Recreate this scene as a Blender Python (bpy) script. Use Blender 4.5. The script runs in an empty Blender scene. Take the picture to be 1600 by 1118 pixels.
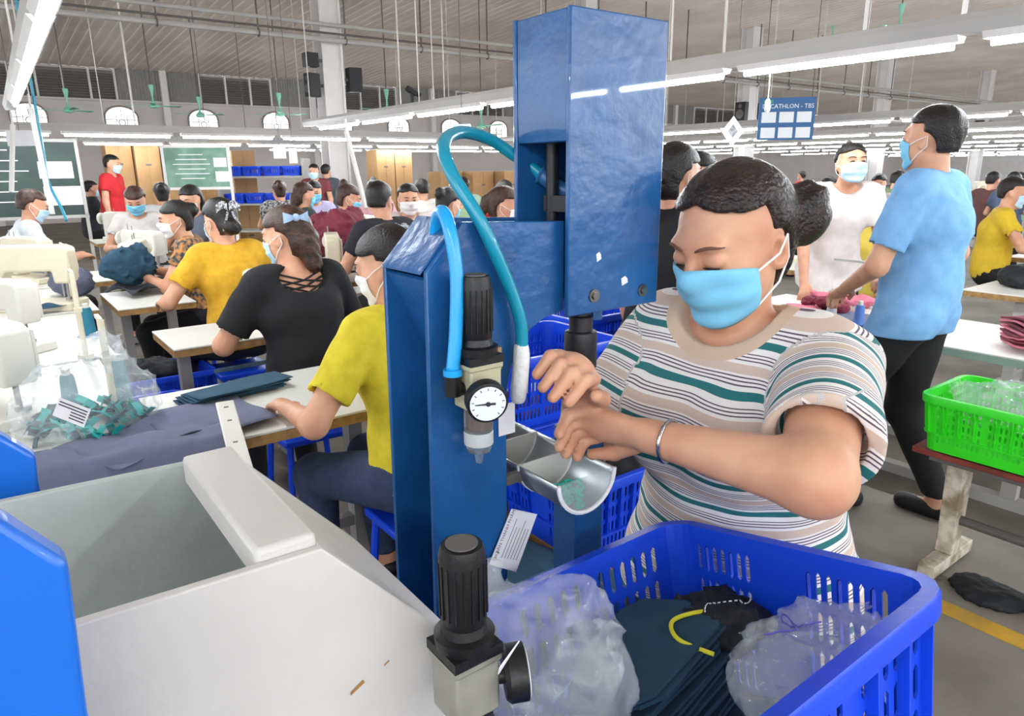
import bpy, bmesh, math, random
import numpy as np
from mathutils import Vector, Matrix
random.seed(7)
RNG = np.random.default_rng(7)
scene = bpy.context.scene
COL = scene.collection
# ------------------------------------------------------------------ camera, light, exposure
# world axes: X and Y follow the hall; the camera looks along (0.6, 0.8), 15 degrees down
F_PX, PITCH, ROLL, CAM_H = 1090.0, math.radians(15.2), math.radians(0.6), 1.5
FW = Vector((.6*math.cos(PITCH), .8*math.cos(PITCH), -math.sin(PITCH)))
_r0 = Vector((.8, -.6, 0)); _u0 = _r0.cross(FW)
RV = _r0*math.cos(ROLL) - _u0*math.sin(ROLL)
UV = _u0*math.cos(ROLL) + _r0*math.sin(ROLL)
cam_data = bpy.data.cameras.new('camera'); cam = bpy.data.objects.new('camera', cam_data); COL.objects.link(cam)
cam_data.sensor_fit = 'HORIZONTAL'; cam_data.sensor_width = 36.0; cam_data.lens = 36.0*F_PX/1600.0
cam_data.clip_start = .05; cam_data.clip_end = 300
M3 = Matrix((RV, UV, -FW)).transposed()
cam.matrix_world = Matrix.Translation((0, 0, CAM_H)) @ M3.to_4x4()
scene.camera = cam
vs = scene.view_settings
vs.view_transform = 'Standard'; vs.look = 'None'; vs.gamma = 1.0; vs.use_curve_mapping = False
vs.exposure = 0.03
world = bpy.data.worlds.new('world'); scene.world = world; world.use_nodes = True
_bg = world.node_tree.nodes['Background']
_bg.inputs[0].default_value = (.93, .97, 1.0, 1); _bg.inputs[1].default_value = 3.2
TUBE_EMIT = 110.0          # fluorescent tubes
RAIL_WATT = 0.0         # light per metre of lamp rail
# ------------------------------------------------------------------ helpers
def px(x, y, depth):     # a pixel and a distance along the view axis -> a point
    d = FW + RV*((x-800)/F_PX) + UV*((559-y)/F_PX)
    return Vector((0, 0, CAM_H)) + d*depth
def pz(x, y, z):         # a pixel and a height -> a point
    d = FW + RV*((x-800)/F_PX) + UV*((559-y)/F_PX)
    return Vector((0, 0, CAM_H)) + d*((z-CAM_H)/d.z)
def lin(c):
    return c/12.92 if c <= .04045 else ((c+.055)/1.055)**2.4
def rgb(h):
    if isinstance(h, str):
        h = h.lstrip('#'); return tuple(lin(int(h[i:i+2], 16)/255) for i in (0, 2, 4))
    return tuple(h)
MATS = {}
def mat(key, color='#808080', rough=.5, metal=0.0, var=0.0, vscale=8.0, bump=0.0, bscale=60.0, trans=0.0, alpha=1.0,
        emit=0.0, coat=0.0, spec=.5, ior=1.45, sss=0.0, color2=None):
    if key in MATS: return MATS[key]
    m = bpy.data.materials.new(key); m.use_nodes = True
    nt = m.node_tree; b = nt.nodes['Principled BSDF']; c = rgb(color)
    b.inputs['Base Color'].default_value = (*c, 1); b.inputs['Roughness'].default_value = rough
    b.inputs['Metallic'].default_value = metal; b.inputs['Specular IOR Level'].default_value = spec
    b.inputs['Transmission Weight'].default_value = trans; b.inputs['IOR'].default_value = ior
    b.inputs['Alpha'].default_value = alpha; b.inputs['Coat Weight'].default_value = coat
    if emit: b.inputs['Emission Color'].default_value = (*c, 1); b.inputs['Emission Strength'].default_value = emit
    if sss: b.inputs['Subsurface Weight'].default_value = sss; b.inputs['Subsurface Radius'].default_value = (.01, .004, .002); b.inputs['Subsurface Scale'].default_value = 1.0
    tc = None
    if var or bump:
        tc = nt.nodes.new('ShaderNodeTexCoord')
    if var:
        n = nt.nodes.new('ShaderNodeTexNoise'); n.inputs['Scale'].default_value = vscale; n.inputs['Detail'].default_value = 5
        nt.links.new(tc.outputs['Object'], n.inputs['Vector'])
        r = nt.nodes.new('ShaderNodeValToRGB')
        c2 = rgb(color2) if color2 else tuple(x*(1-var) for x in c)
        r.color_ramp.elements[0].color = (*c2, 1); r.color_ramp.elements[0].position = .35
        r.color_ramp.elements[1].color = (*c, 1); r.color_ramp.elements[1].position = .62
        nt.links.new(n.outputs['Fac'], r.inputs['Fac']); nt.links.new(r.outputs['Color'], b.inputs['Base Color'])
    if bump:
        n = nt.nodes.new('ShaderNodeTexNoise'); n.inputs['Scale'].default_value = bscale; n.inputs['Detail'].default_value = 4
        nt.links.new(tc.outputs['Object'], n.inputs['Vector'])
        bp = nt.nodes.new('ShaderNodeBump'); bp.inputs['Strength'].default_value = bump; bp.inputs['Distance'].default_value = .01
        nt.links.new(n.outputs['Fac'], bp.inputs['Height']); nt.links.new(bp.outputs['Normal'], b.inputs['Normal'])
    MATS[key] = m
    return m
def props(o, label=None, cat=None, group=None, kind=None):
    if label: o['label'] = label
    if cat: o['category'] = cat
    if group: o['group'] = group
    if kind: o['kind'] = kind
    return o
def thing(name, label, cat, loc=(0, 0, 0), rotz=0.0, group=None):
    o = bpy.data.objects.new(name, None); COL.objects.link(o); o.empty_display_size = .05
    o.location = loc; o.rotation_euler = (0, 0, rotz)
    return props(o, label, cat, group)
def link(name, me, parent=None):
    o = bpy.data.objects.new(name, me); COL.objects.link(o)
    if parent is not None: o.parent = parent
    return o
def copy_tree(o, parent=None):
    c = o.copy(); COL.objects.link(c); c.parent = parent
    for ch in list(o.children): copy_tree(ch, c)
    return c
def basis(ax):
    ax = Vector(ax).normalized(); t = Vector((0, 0, 1)) if abs(ax.z) < .9 else Vector((1, 0, 0))
    a = ax.cross(t).normalized(); return a, ax.cross(a).normalized(), ax
class MB:
    """collects shapes, then links them as ONE mesh object"""
    def __init__(s): s.v = []; s.f = []; s.mi = []; s.cur = 0
    def add(s, vs_, fs):
        o = len(s.v); s.v += [tuple(v) for v in vs_]; s.f += [tuple(i+o for i in f) for f in fs]; s.mi += [s.cur]*len(fs); return s
    def box(s, c, d, rot=None):
        c = Vector(c); h = Vector(d)/2
        vs_ = [Vector((x*h.x, y*h.y, z*h.z)) for x in (-1, 1) for y in (-1, 1) for z in (-1, 1)]
        if rot is not None: vs_ = [rot @ v for v in vs_]
        return s.add([v+c for v in vs_], [(0, 1, 3, 2), (4, 6, 7, 5), (0, 4, 5, 1), (2, 3, 7, 6), (0, 2, 6, 4), (1, 5, 7, 3)])
    def box2(s, a, b):
        a = Vector(a); b = Vector(b); return s.box((a+b)/2, [abs(x) for x in (b-a)])
    def cyl(s, a, b, ra, rb=None, n=16, caps=True):
        rb = ra if rb is None else rb; a = Vector(a); b = Vector(b); p, q, _ = basis(b-a)
        vs_ = []
        for c, r in ((a, ra), (b, rb)):
            vs_ += [c + (p*math.cos(2*math.pi*i/n) + q*math.sin(2*math.pi*i/n))*r for i in range(n)]
        fs = [(i, (i+1) % n, n+(i+1) % n, n+i) for i in range(n)]
        if caps: fs += [tuple(range(n-1, -1, -1)), tuple(range(n, 2*n))]
        return s.add(vs_, fs)
    def tube(s, pts, r, n=10, closed=False):
        pts = [Vector(p) for p in pts]; m = len(pts); rr = r if hasattr(r, '__len__') else [r]*m
        vs_ = []; prev = None
        for i, p in enumerate(pts):
            t = (pts[(i+1) % m]-pts[i-1]) if closed else (pts[min(i+1, m-1)]-pts[max(i-1, 0)])
            t.normalize()
            if prev is None: a, b, _ = basis(t)
            else:
                a = prev - t*prev.dot(t); a.normalize(); b = t.cross(a)
            prev = a
            vs_ += [p + (a*math.cos(2*math.pi*k/n)+b*math.sin(2*math.pi*k/n))*rr[i] for k in range(n)]
        fs = []
        for i in range(m if closed else m-1):
            j = (i+1) % m
            fs += [(i*n+k, i*n+(k+1) % n, j*n+(k+1) % n, j*n+k) for k in range(n)]
        if not closed: fs += [tuple(range(n-1, -1, -1)), tuple((m-1)*n+k for k in range(n))]
        return s.add(vs_, fs)
    def lathe(s, prof, o=(0, 0, 0), ax=(0, 0, 1), n=24):   # prof: (radius, height) pairs
        p, q, a = basis(ax); o = Vector(o); vs_ = []
        for r, h in prof:
            vs_ += [o + a*h + (p*math.cos(2*math.pi*k/n)+q*math.sin(2*math.pi*k/n))*max(r, 1e-5) for k in range(n)]
        m = len(prof)
        fs = [(i*n+k, i*n+(k+1) % n, (i+1)*n+(k+1) % n, (i+1)*n+k) for i in range(m-1) for k in range(n)]
        fs += [tuple(range(n-1, -1, -1)), tuple((m-1)*n+k for k in range(n))]
        return s.add(vs_, fs)
    def prism(s, poly, o, ex, ey, ez, t):   # polygon in the ex/ey plane, extruded t along ez
        o = Vector(o); ex = Vector(ex); ey = Vector(ey); ez = Vector(ez); n = len(poly)
        vs_ = [o+ex*x+ey*y for x, y in poly] + [o+ex*x+ey*y+ez*t for x, y in poly]
        return s.add(vs_, [tuple(range(n-1, -1, -1)), tuple(range(n, 2*n))] + [(i, (i+1) % n, n+(i+1) % n, n+i) for i in range(n)])
    def grid(s, P):                          # rows of points -> sheet
        r, c = len(P), len(P[0])
        return s.add([p for row in P for p in row], [(i*c+j, i*c+j+1, (i+1)*c+j+1, (i+1)*c+j) for i in range(r-1) for j in range(c-1)])
    def ball(s, c, r, n=12, m=8):
        r = r if hasattr(r, '__len__') else (r, r, r); c = Vector(c)
        P = [[c+Vector((r[0]*math.sin(math.pi*i/m)*math.cos(2*math.pi*j/n), r[1]*math.sin(math.pi*i/m)*math.sin(2*math.pi*j/n), r[2]*math.cos(math.pi*i/m))) for j in range(n+1)] for i in range(m+1)]
        return s.grid(P)
    def torus(s, c, ax, R, r, n=16, m=8):
        p, q, a = basis(ax); c = Vector(c)
        return s.tube([c+(p*math.cos(2*math.pi*i/n)+q*math.sin(2*math.pi*i/n))*R for i in range(n)], r, m, True)
    def mesh(s, name, mats, smooth=False):
        me = bpy.data.meshes.new(name); me.from_pydata(s.v, [], s.f)
        for m in (mats if isinstance(mats, (list, tuple)) else [mats]): me.materials.append(m)
        me.polygons.foreach_set('material_index', s.mi)
        bm = bmesh.new(); bm.from_mesh(me); bmesh.ops.remove_doubles(bm, verts=bm.verts, dist=1e-6)
        bmesh.ops.recalc_face_normals(bm, faces=bm.faces); bm.to_mesh(me); bm.free()
        if smooth:
            me.polygons.foreach_set('use_smooth', [True]*len(me.polygons))
            if smooth != 'all': me.set_sharp_from_angle(angle=math.radians(40))
        me.update(); return me
    def obj(s, name, mats, parent=None, smooth=False, bevel=0.0, thick=0.0, seg=2):
        o = link(name, s.mesh(name, mats, smooth or bevel > 0), parent)
        if thick:
            md = o.modifiers.new('thickness', 'SOLIDIFY'); md.thickness = thick; md.offset = 0
        if bevel:
            md = o.modifiers.new('bevel', 'BEVEL'); md.width = bevel; md.segments = seg; md.limit_method = 'ANGLE'; md.angle_limit = math.radians(40)
        return o
def text_mesh(name, s, size, m, parent, loc, ex, ey, align='LEFT'):
    """flat lettering lying in the plane of ex (reading direction) and ey (up)"""
    cu = bpy.data.curves.new(name, 'FONT'); cu.body = s; cu.size = size; cu.align_x = align; cu.resolution_u = 2
    tmp = bpy.data.objects.new(name, cu); COL.objects.link(tmp)
    dg = bpy.context.evaluated_depsgraph_get(); me = bpy.data.meshes.new_from_object(tmp.evaluated_get(dg))
    bpy.data.objects.remove(tmp); bpy.data.curves.remove(cu)
    ex = Vector(ex).normalized(); ey = Vector(ey).normalized(); ez = ex.cross(ey)
    R = Matrix((ex, ey, ez)).transposed().to_4x4(); me.transform(Matrix.Translation(Vector(loc)) @ R)
    me.materials.clear(); me.materials.append(m)
    return link(name, me, parent)
# ------------------------------------------------------------------ implicit surfaces (for bodies, hair, cloth, bags)
def _n(v): return np.asarray(v, np.float32)
def rot_to(yaw=0., pitch=0., roll=0.):
    return np.array((Matrix.Rotation(yaw, 3, 'Z') @ Matrix.Rotation(pitch, 3, 'X') @ Matrix.Rotation(roll, 3, 'Y')), np.float32)
class Cap:      # tapered capsule, optionally flattened along a direction
    def __init__(s, a, b, ra, rb=None, k=.02, flat=None, ff=1.0, sub=False):
        s.a, s.b, s.ra, s.rb, s.k, s.sub = _n(a), _n(b), ra, ra if rb is None else rb, k, sub
        s.fl = None if flat is None else _n(flat)/np.linalg.norm(_n(flat)); s.ff = ff
        r = max(s.ra, s.rb); s.lo = np.minimum(s.a, s.b)-r; s.hi = np.maximum(s.a, s.b)+r
    def d(s, P):
        q = P-s.a; ba = s.b-s.a
        if s.fl is not None:
            q = q + np.outer(q@s.fl, s.fl)*(s.ff-1); ba = ba + s.fl*(ba@s.fl)*(s.ff-1)
        h = np.clip(q@ba/max(float(ba@ba), 1e-12), 0, 1)
        return np.linalg.norm(q-h[:, None]*ba, axis=1) - (s.ra+(s.rb-s.ra)*h)
class Ell:      # ellipsoid, R: rotation matrix columns = local axes
    def __init__(s, c, r, R=None, k=.02, sub=False):
        s.c, s.r, s.R, s.k, s.sub = _n(c), _n(r), None if R is None else _n(R), k, sub
        m = float(max(s.r)); s.lo = s.c-m; s.hi = s.c+m
    def d(s, P):
        q = P-s.c
        if s.R is not None: q = q@s.R
        k0 = np.linalg.norm(q/s.r, axis=1); k1 = np.linalg.norm(q/(s.r*s.r), axis=1)
        return np.where(k1 < 1e-9, -float(min(s.r)), k0*(k0-1)/np.maximum(k1, 1e-9))
def smin(a, b, k):
    h = np.clip(.5+.5*(b-a)/k, 0, 1); return b+(a-b)*h-k*h*(1-h)
def field(prims, P, infl=0.0):
    D = np.full(len(P), 1.0, np.float32)
    for p in prims:
        mg = .06+abs(infl)
        m = np.all((P > p.lo-mg) & (P < p.hi+mg), axis=1)
        if not m.any(): continue
        d = p.d(P[m]).astype(np.float32)-infl
        D[m] = -smin(-D[m], d, p.k) if p.sub else smin(D[m], d, p.k)
    return D
def noise3(P, f, seed=0.):
    x, y, z = (P*f+seed).T
    return (np.sin(x*1.7+1.3*np.sin(y*1.1+z*.7))+np.sin(y*1.9+1.7*np.sin(z*1.3+x*.6))+np.sin(z*1.5+1.1*np.sin(x*1.2-y*.9)))/3
def surf(fn, lo, hi, h):
    """mesh of the zero level of fn, by surface nets on a sparse grid"""
    lo = _n(lo)-2*h; hi = _n(hi)+2*h; B = 6
    nb = np.maximum(np.ceil((hi-lo)/(h*B)).astype(int), 1); n = nb*B
    bc = np.stack(np.meshgrid(*[np.arange(k) for k in nb], indexing='ij'), -1).reshape(-1, 3)
    dc = fn((lo+(bc+.5)*B*h).astype(np.float32))
    act = np.abs(dc) < B*h*1.45
    D = np.repeat(np.repeat(np.repeat(dc.reshape(nb), B, 0), B, 1), B, 2).astype(np.float32)
    off = np.stack(np.meshgrid(*[np.arange(B)]*3, indexing='ij'), -1).reshape(-1, 3)
    idx = (bc[act][:, None, :]*B+off[None]).reshape(-1, 3)
    D[idx[:, 0], idx[:, 1], idx[:, 2]] = fn((lo+idx*h).astype(np.float32))
    S = D < 0
    c = S[:-1, :-1, :-1].astype(np.int8)
    for dx, dy, dz in ((1,0,0),(0,1,0),(0,0,1),(1,1,0),(1,0,1),(0,1,1),(1,1,1)):
        c = c + S[dx:n[0]-1+dx, dy:n[1]-1+dy, dz:n[2]-1+dz]
    cells = np.argwhere((c > 0) & (c < 8))
    vid = np.full(c.shape, -1, np.int32); vid[tuple(cells.T)] = np.arange(len(cells))
    acc = np.zeros((len(cells), 3)); cnt = np.zeros(len(cells))
    corners = [(0,0,0),(1,0,0),(0,1,0),(1,1,0),(0,0,1),(1,0,1),(0,1,1),(1,1,1)]
    for i, j in ((0,1),(2,3),(4,5),(6,7),(0,2),(1,3),(4,6),(5,7),(0,4),(1,5),(2,6),(3,7)):
        a, b = np.array(corners[i]), np.array(corners[j])
        da = D[tuple((cells+a).T)]; db = D[tuple((cells+b).T)]; m = (da < 0) != (db < 0)
        t = np.where(m, da/np.where(da-db == 0, 1, da-db), 0)
        acc += np.where(m[:, None], a+(b-a)*t[:, None], 0); cnt += m
    V = lo+(cells+acc/np.maximum(cnt, 1)[:, None])*h
    faces = []
    for ax in range(3):
        o1, o2 = [(1, 2), (2, 0), (0, 1)][ax]
        sl0 = [slice(1, None)]*3; sl0[ax] = slice(0, -1); sl1 = [slice(1, None)]*3
        A = S[tuple(sl0)]; Bq = S[tuple(sl1)]
        e = np.argwhere(A != Bq)
        if not len(e): continue
        fl = A[tuple(e.T)]
        e = e+1; e[:, ax] -= 1
        lim = np.array(c.shape); ok = np.all(e < lim, axis=1); e = e[ok]; fl = fl[ok]
        q = []
        for d1, d2 in ((0, 0), (-1, 0), (-1, -1), (0, -1)):
            g = e.copy(); g[:, o1] += d1; g[:, o2] += d2; q.append(vid[tuple(g.T)])
        q = np.stack(q, 1); q[~fl] = q[~fl][:, ::-1]
        faces.append(q[(q >= 0).all(1)])
    Fq = np.concatenate(faces) if faces else np.zeros((0, 4), np.int32)
    return V, Fq
def np_mesh(name, V, Fq, mats, mi=None, attrs=None):
    me = bpy.data.meshes.new(name); V = np.asarray(V, np.float32); Fq = np.asarray(Fq, np.int32); k = Fq.shape[1]
    me.vertices.add(len(V)); me.vertices.foreach_set('co', V.ravel())
    me.loops.add(Fq.size); me.loops.foreach_set('vertex_index', Fq.ravel())
    me.polygons.add(len(Fq)); me.polygons.foreach_set('loop_start', np.arange(0, Fq.size, k, dtype=np.int32))
    me.polygons.foreach_set('use_smooth', np.ones(len(Fq), bool))
    for m in (mats if isinstance(mats, (list, tuple)) else [mats]): me.materials.append(m)
    if mi is not None: me.polygons.foreach_set('material_index', np.asarray(mi, np.int32))
    me.update(calc_edges=True)
    for n_, a in (attrs or {}).items():
        at = me.attributes.new(n_, 'FLOAT', 'POINT'); at.data.foreach_set('value', np.asarray(a, np.float32))
    return me
def bounds(prims, pad=.03):
    return np.min([p.lo for p in prims], 0)-pad, np.max([p.hi for p in prims], 0)+pad
# ------------------------------------------------------------------ the hall
def struct(o, label=None, cat=None): o['kind'] = 'structure'; return props(o, label, cat)
M_CONC = mat('concrete', '#837d74', .7, var=.28, vscale=2.2, bump=.15, bscale=30, color2='#6a645d')
M_WHITE = mat('white_paint', '#d8d4d2', .55, var=.06, vscale=3)
M_WALL = mat('wall_paint', '#c9c1bd', .8, var=.08, vscale=.8)
M_ROOF = mat('roof_sheet', '#ebe0d7', .42, var=.1, vscale=.5, color2='#d6cac0')
M_STEEL = mat('grey_steel', '#a9a6a3', .5, var=.1, vscale=2)
M_DARK = mat('dark_steel', '#5a5654', .6)
M_BLACK = mat('black_plastic', '#17171a', .5)
M_TUBE = mat('lamp_glow', '#f4fbff', .3, emit=TUBE_EMIT)
M_SKYPANE = mat('window_daylight', '#ffffff', .4, emit=1.5)
M_WFRAME = mat('window_frame', '#8b827b', .6)
M_LOUV = mat('louvre', '#8a817b', .6)
M_CORR = mat('corrugated_wall', '#8b8884', .6, var=.12)
M_GREENFAN = mat('fan_green', '#7fc3ab', .4)
M_YELLOW = mat('yellow_floor_paint', '#c99a2a', .6, var=.3, vscale=9, color2='#a58439')
b = MB(); b.add([(-14, -16, 0), (62, -16, 0), (62, 26, 0), (-14, 26, 0)], [(0, 1, 2, 3)]); struct(b.obj('floor', M_CONC), 'grey stained concrete factory floor', 'floor')
b = MB(); b.box2((2.44, -6, 0), (2.52, 9, .003)); struct(b.obj('trim_1', M_YELLOW), 'worn yellow line painted on the concrete floor', 'floor line')
# roof: ribbed sheets falling gently to the far wall
def roof_z(v): return 4.62+.05*(26-v)
b = MB(); prof = []
u = -14.0
while u < 62:
    prof += [(u, 0), (u+.16, 0), (u+.18, -.016), (u+.23, -.016)]; u += .25
v0, v1 = 26.0, -16.0
P = [[(a, v, roof_z(v)+dz) for a, dz in prof] for v in (v0, v1)]
b.grid(P); struct(b.obj('ceiling', M_ROOF), 'ribbed white sheet metal roof lining', 'ceiling')
# far wall with openings covered by arched windows, louvres and corrugated sheets above
b = MB(); b.box2((-14, 26.0, 0), (62, 26.2, 3.7)); b.box2((-14, 26.1, 3.7), (62, 26.2, 4.7))
wall = struct(b.obj('wall_back', M_WALL), 'long off-white factory wall with arched windows', 'wall')
b = MB(); b.box2((62, -16, 0), (62.2, 26, 8)); struct(b.obj('wall_right', M_WHITE), 'distant end wall of the hall', 'wall')
edges = [-.6, .1, .75, 1.4, 2.05, 2.74, 3.43, 4.13, 5.45, 6.63, 7.45, 8.27, 8.98, 10.4, 11.6, 12.4, 13.2, 13.9, 15.5, 16.7, 17.5, 18.3, 19.1, 20.5, 21.8, 22.6, 23.4, 24.2, 25.5, 26.8, 27.6, 28.4, 29.2, 30.6, 32, 33, 34, 36, 38, 40]
kinds = 'LLLLLLLCCLLLCCLLLCCLLLCCLLLCCLLLCCLLLCC'
for i, k in enumerate(kinds):
    a, c = edges[i]+.03, edges[i+1]-.03
    b = MB()
    if k == 'L':
        for j in range(11):
            z = 3.78+j*.075; b.add([(a, 26.02, z+.05), (c, 26.02, z+.05), (c, 25.94, z), (a, 25.94, z)], [(0, 1, 2, 3)])
        o = b.obj('louvre', M_LOUV, wall, thick=.008); o['kind'] = 'stuff'
        b = MB(); b.box2((a, 26.06, 3.7), (c, 26.08, 4.62)); b.obj('louvre_back', M_DARK, wall)
    else:
        n = int((c-a)/.09)
        pts = [(a+(c-a)*j/(2*n), 26.0-.03*(j % 2)) for j in range(2*n+1)]
        b.grid([[(x, y, z) for x, y in pts] for z in (3.7, 4.62)]); b.obj('corrugated_panel', M_CORR, wall)
    b = MB(); b.box2((c, 25.93, 3.68), (c+.06, 26, 4.62)); b.obj('louvre_frame', M_WHITE, wall)
b = MB(); b.box2((-14, 25.9, 3.64), (62, 26, 3.7)); b.obj('sill_band', M_WALL, wall)
for i, uu in enumerate((.55, 5.5, 10.45, 15.5, 20.4, 25.4, 30.4)):
    b = MB(); b.box2((uu-.1, 25.8, 0), (uu+.1, 25.99, 4.66)); struct(b.obj('trim_%d' % (i+2), M_WHITE, bevel=.01), 'white steel wall column on the far wall', 'column')
for i in range(12):      # arched windows
    uc = 1.72+2.45*i; zb, w, hh = 2.82, .44, .36
    arc = [(w*math.cos(t), hh+.3*math.sin(t)) for t in np.linspace(0, math.pi, 13)]
    poly = [(-w, 0), (w, 0)]+arc
    root = thing('window_%d' % (i+1), None, None, (uc, 25.99, zb)); struct(root, 'arched window glowing with daylight in the far wall', 'window'); root['group'] = 'arched windows of the far wall'
    b = MB(); b.prism(poly, (0, 0, 0), (1, 0, 0), (0, 0, 1), (0, -1, 0), .02); b.obj('pane', M_SKYPANE, root)
    b = MB(); ring = [(-w-.02, -.03), (w+.02, -.03)]+[((w+.03)*math.cos(t), hh+.33*math.sin(t)) for t in np.linspace(0, math.pi, 13)]
    b.tube([(x, -.03, z) for x, z in ring], .03, 6, True)
    for z in (.13, .28): b.box((0, -.03, z), (2*w, .02, .018))
    for x in (-.15, .15): b.box((x, -.03, .2), (.016, .02, .4))
    b.box((0, -.03, .5), (.016, .02, .3)); b.torus((0, -.035, .2), (0, 1, 0), .09, .014, 14, 6); b.obj('frame', M_WFRAME, root)
# pillars
PIL = [5.62, 12.0, 18.35, 26.2, 34.9, 44]
for i, uu in enumerate(PIL):
    r = thing('trim_%d' % (i+20), None, None, (uu, 13, 0)); struct(r, ['thick grey steel pillar carrying loudspeakers, left of the blue press', 'steel pillar behind the blue press', 'steel pillar behind the hanging banner', 'steel pillar between banner and man in blue', 'steel pillar to the right of the man in blue', 'farthest steel pillar'][i], 'pillar')
    b = MB(); w = .2
    b.box2((-w, -w, 0), (w, -w+.03, roof_z(13)-.01)); b.box2((-w, w-.03, 0), (w, w, roof_z(13)-.01)); b.box2((-.02, -w+.03, 0), (.02, w-.03, roof_z(13)-.01))
    b.obj('flange_beam', M_WHITE, r, bevel=.006)
    b = MB(); b.box2((w-.06, -w-.04, 0), (w-.02, -w, roof_z(13)-.02)); b.obj('conduit', M_WHITE, r)
def speaker(loc, rz, label, w=.2, h=.36):
    t = thing('loudspeaker', label, 'loudspeaker', loc, rz)
    b = MB(); b.prism([(-w/2, -.12), (w/2, -.12), (w*.35, .12), (-w*.35, .12)], (0, 0, 0), (1, 0, 0), (0, 1, 0), (0, 0, 1), h); b.obj('cabinet', M_BLACK, t, bevel=.01)
    b = MB(); b.cyl((0, -.121, h*.35), (0, -.127, h*.35), w*.38, n=16); b.cyl((0, -.121, h*.78), (0, -.127, h*.78), w*.18, n=12); b.obj('cone', M_DARK, t)
    b = MB(); b.box((0, .16, h/2), (.05, .1, .05)); b.obj('wall_bracket', M_DARK, t)
speaker((5.22, 12.85, 3.28), -1.57, 'small black speaker highest on the left pillar', .22, .24)
speaker((5.22, 12.85, 2.78), -1.4, 'black loudspeaker on the left side of the pillar, below the small one', .2, .4)
speaker((6.02, 12.85, 2.9), 1.57, 'black loudspeaker on the right side of the left pillar', .26, .42)
for k, (uu, lab) in enumerate(((18.35, 'behind the banner'), (34.9, 'right of the man in blue'))):
    for s in (-1, 1): speaker((uu+s*.40, 12.85, 2.75), 1.57*s, 'black loudspeaker on the %s side of the pillar %s' % ('left' if s < 0 else 'right', lab), .34, .5)
# pipes under the roof
for z, r_, lab in ((3.72, .045, 'lowest and thickest grey pipe running under the roof'), (3.83, .018, 'thin dark cable pipe running under the roof'), (3.97, .035, 'upper grey pipe running under the roof')):
    b = MB(); b.cyl((-6, 12.6, z), (50, 12.6, z), r_, n=8); props(b.obj('roof_pipe', M_STEEL if r_ > .02 else M_DARK, smooth=True), lab, 'pipe')
for k in range(18):
    uu = -.4+1.55*k; b = MB(); b.box2((uu-.012, 12.59, 3.66), (uu+.012, 12.61, roof_z(12.6)+.02)); b.torus((uu, 12.6, 3.72), (1, 0, 0), .055, .012, 10, 5)
    props(b.obj('pipe_hanger', M_DARK), 'thin steel hanger holding the roof pipes, %s from the left' % 'first second third fourth fifth sixth seventh eighth ninth tenth eleventh twelfth thirteenth fourteenth fifteenth sixteenth seventeenth eighteenth'.split()[k], 'hanger', 'pipe hangers')
# lamp rails
def rail(a, c, z, label, tubes=None, w=.055, hang=3.3, light=False, gap=.1):
    a = Vector((*a, z)); c = Vector((*c, z)); L = (c-a).length; d = (c-a)/L; rz = math.atan2(d.y, d.x)
    t = thing('lamp_rail', label, 'lamp rail', a, rz)
    b = MB(); b.prism([(-w, .1), (-w*.8, .13), (w*.8, .13), (w, .1), (w*.75, .045), (-w*.75, .045)], (0, 0, 0), (0, 1, 0), (0, 0, 1), (1, 0, 0), L); b.obj('channel', M_STEEL, t)
    n = int(L/(1.2+gap)) if tubes is None else len(tubes)
    for i in range(n):
        x = .05+i*(1.2+gap) if tubes is None else tubes[i]
        b = MB(); b.prism([(-.05, .045), (.05, .045), (.028, .015), (-.028, .015)], (x, 0, 0), (0, 1, 0), (0, 0, 1), (1, 0, 0), 1.2)
        f = b.obj('lamp_fixture', M_WHITE, t)
        b = MB(); b.cyl((x+.03, 0, 0), (x+1.17, 0, 0), .016, n=8); b.obj('tube', M_TUBE, f, smooth=True)
    k = 0
    while k*hang+.4 < L:
        p = a+d*(k*hang+.4); b = MB(); b.cyl((k*hang+.4, 0, .12), (k*hang+.4, 0, roof_z(p.y)-z-.02), .007, n=6); b.obj('hanger_rod', M_WHITE, t); k += 1
    return t
rail((3.8, -3.7), (3.8, 9.7), 2.03, 'long lamp rail sloping across the top right, behind the blue press')
rail((.29, 2.0), (.42, 8.4), 2.03, 'glaring lamp rail seen almost end-on at the top left')
rail((9.5, -2), (9.5, 13.5), 2.03, 'second lamp rail behind the banner and diamond sign')
rail((-3, 10), (7.2, 10), 1.93, 'lamp rail crossing the left hall below the arched windows')
rail((1.5, 13.5), (12, 13.5), 1.95, 'lamp rail in front of the cardboard boxes')
rail((6, 18), (16.5, 18), 2.0, 'distant lamp rail before the far wall')
for k, (uu, va, vb) in enumerate(((13.5, -1, 14), (17, 0, 18), (21, 1, 20), (26, 2, 22), (33, 3, 22), (41, 4, 22), (49, 4, 24), (56, 4, 24))):
    rail((uu, va), (uu, vb), 2.03, 'lamp rail number %s in the receding rows on the right' % ('three', 'four', 'five', 'six', 'seven', 'eight', 'nine', 'ten')[k], hang=4.8)
rail((-1.2, -6), (-1.2, 1.0), 2.35, 'lamp rail behind the camera over the grey cabinet')
rail((1.6, -6), (1.6, .2), 2.35, 'lamp rail behind the camera over the crate')
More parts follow.
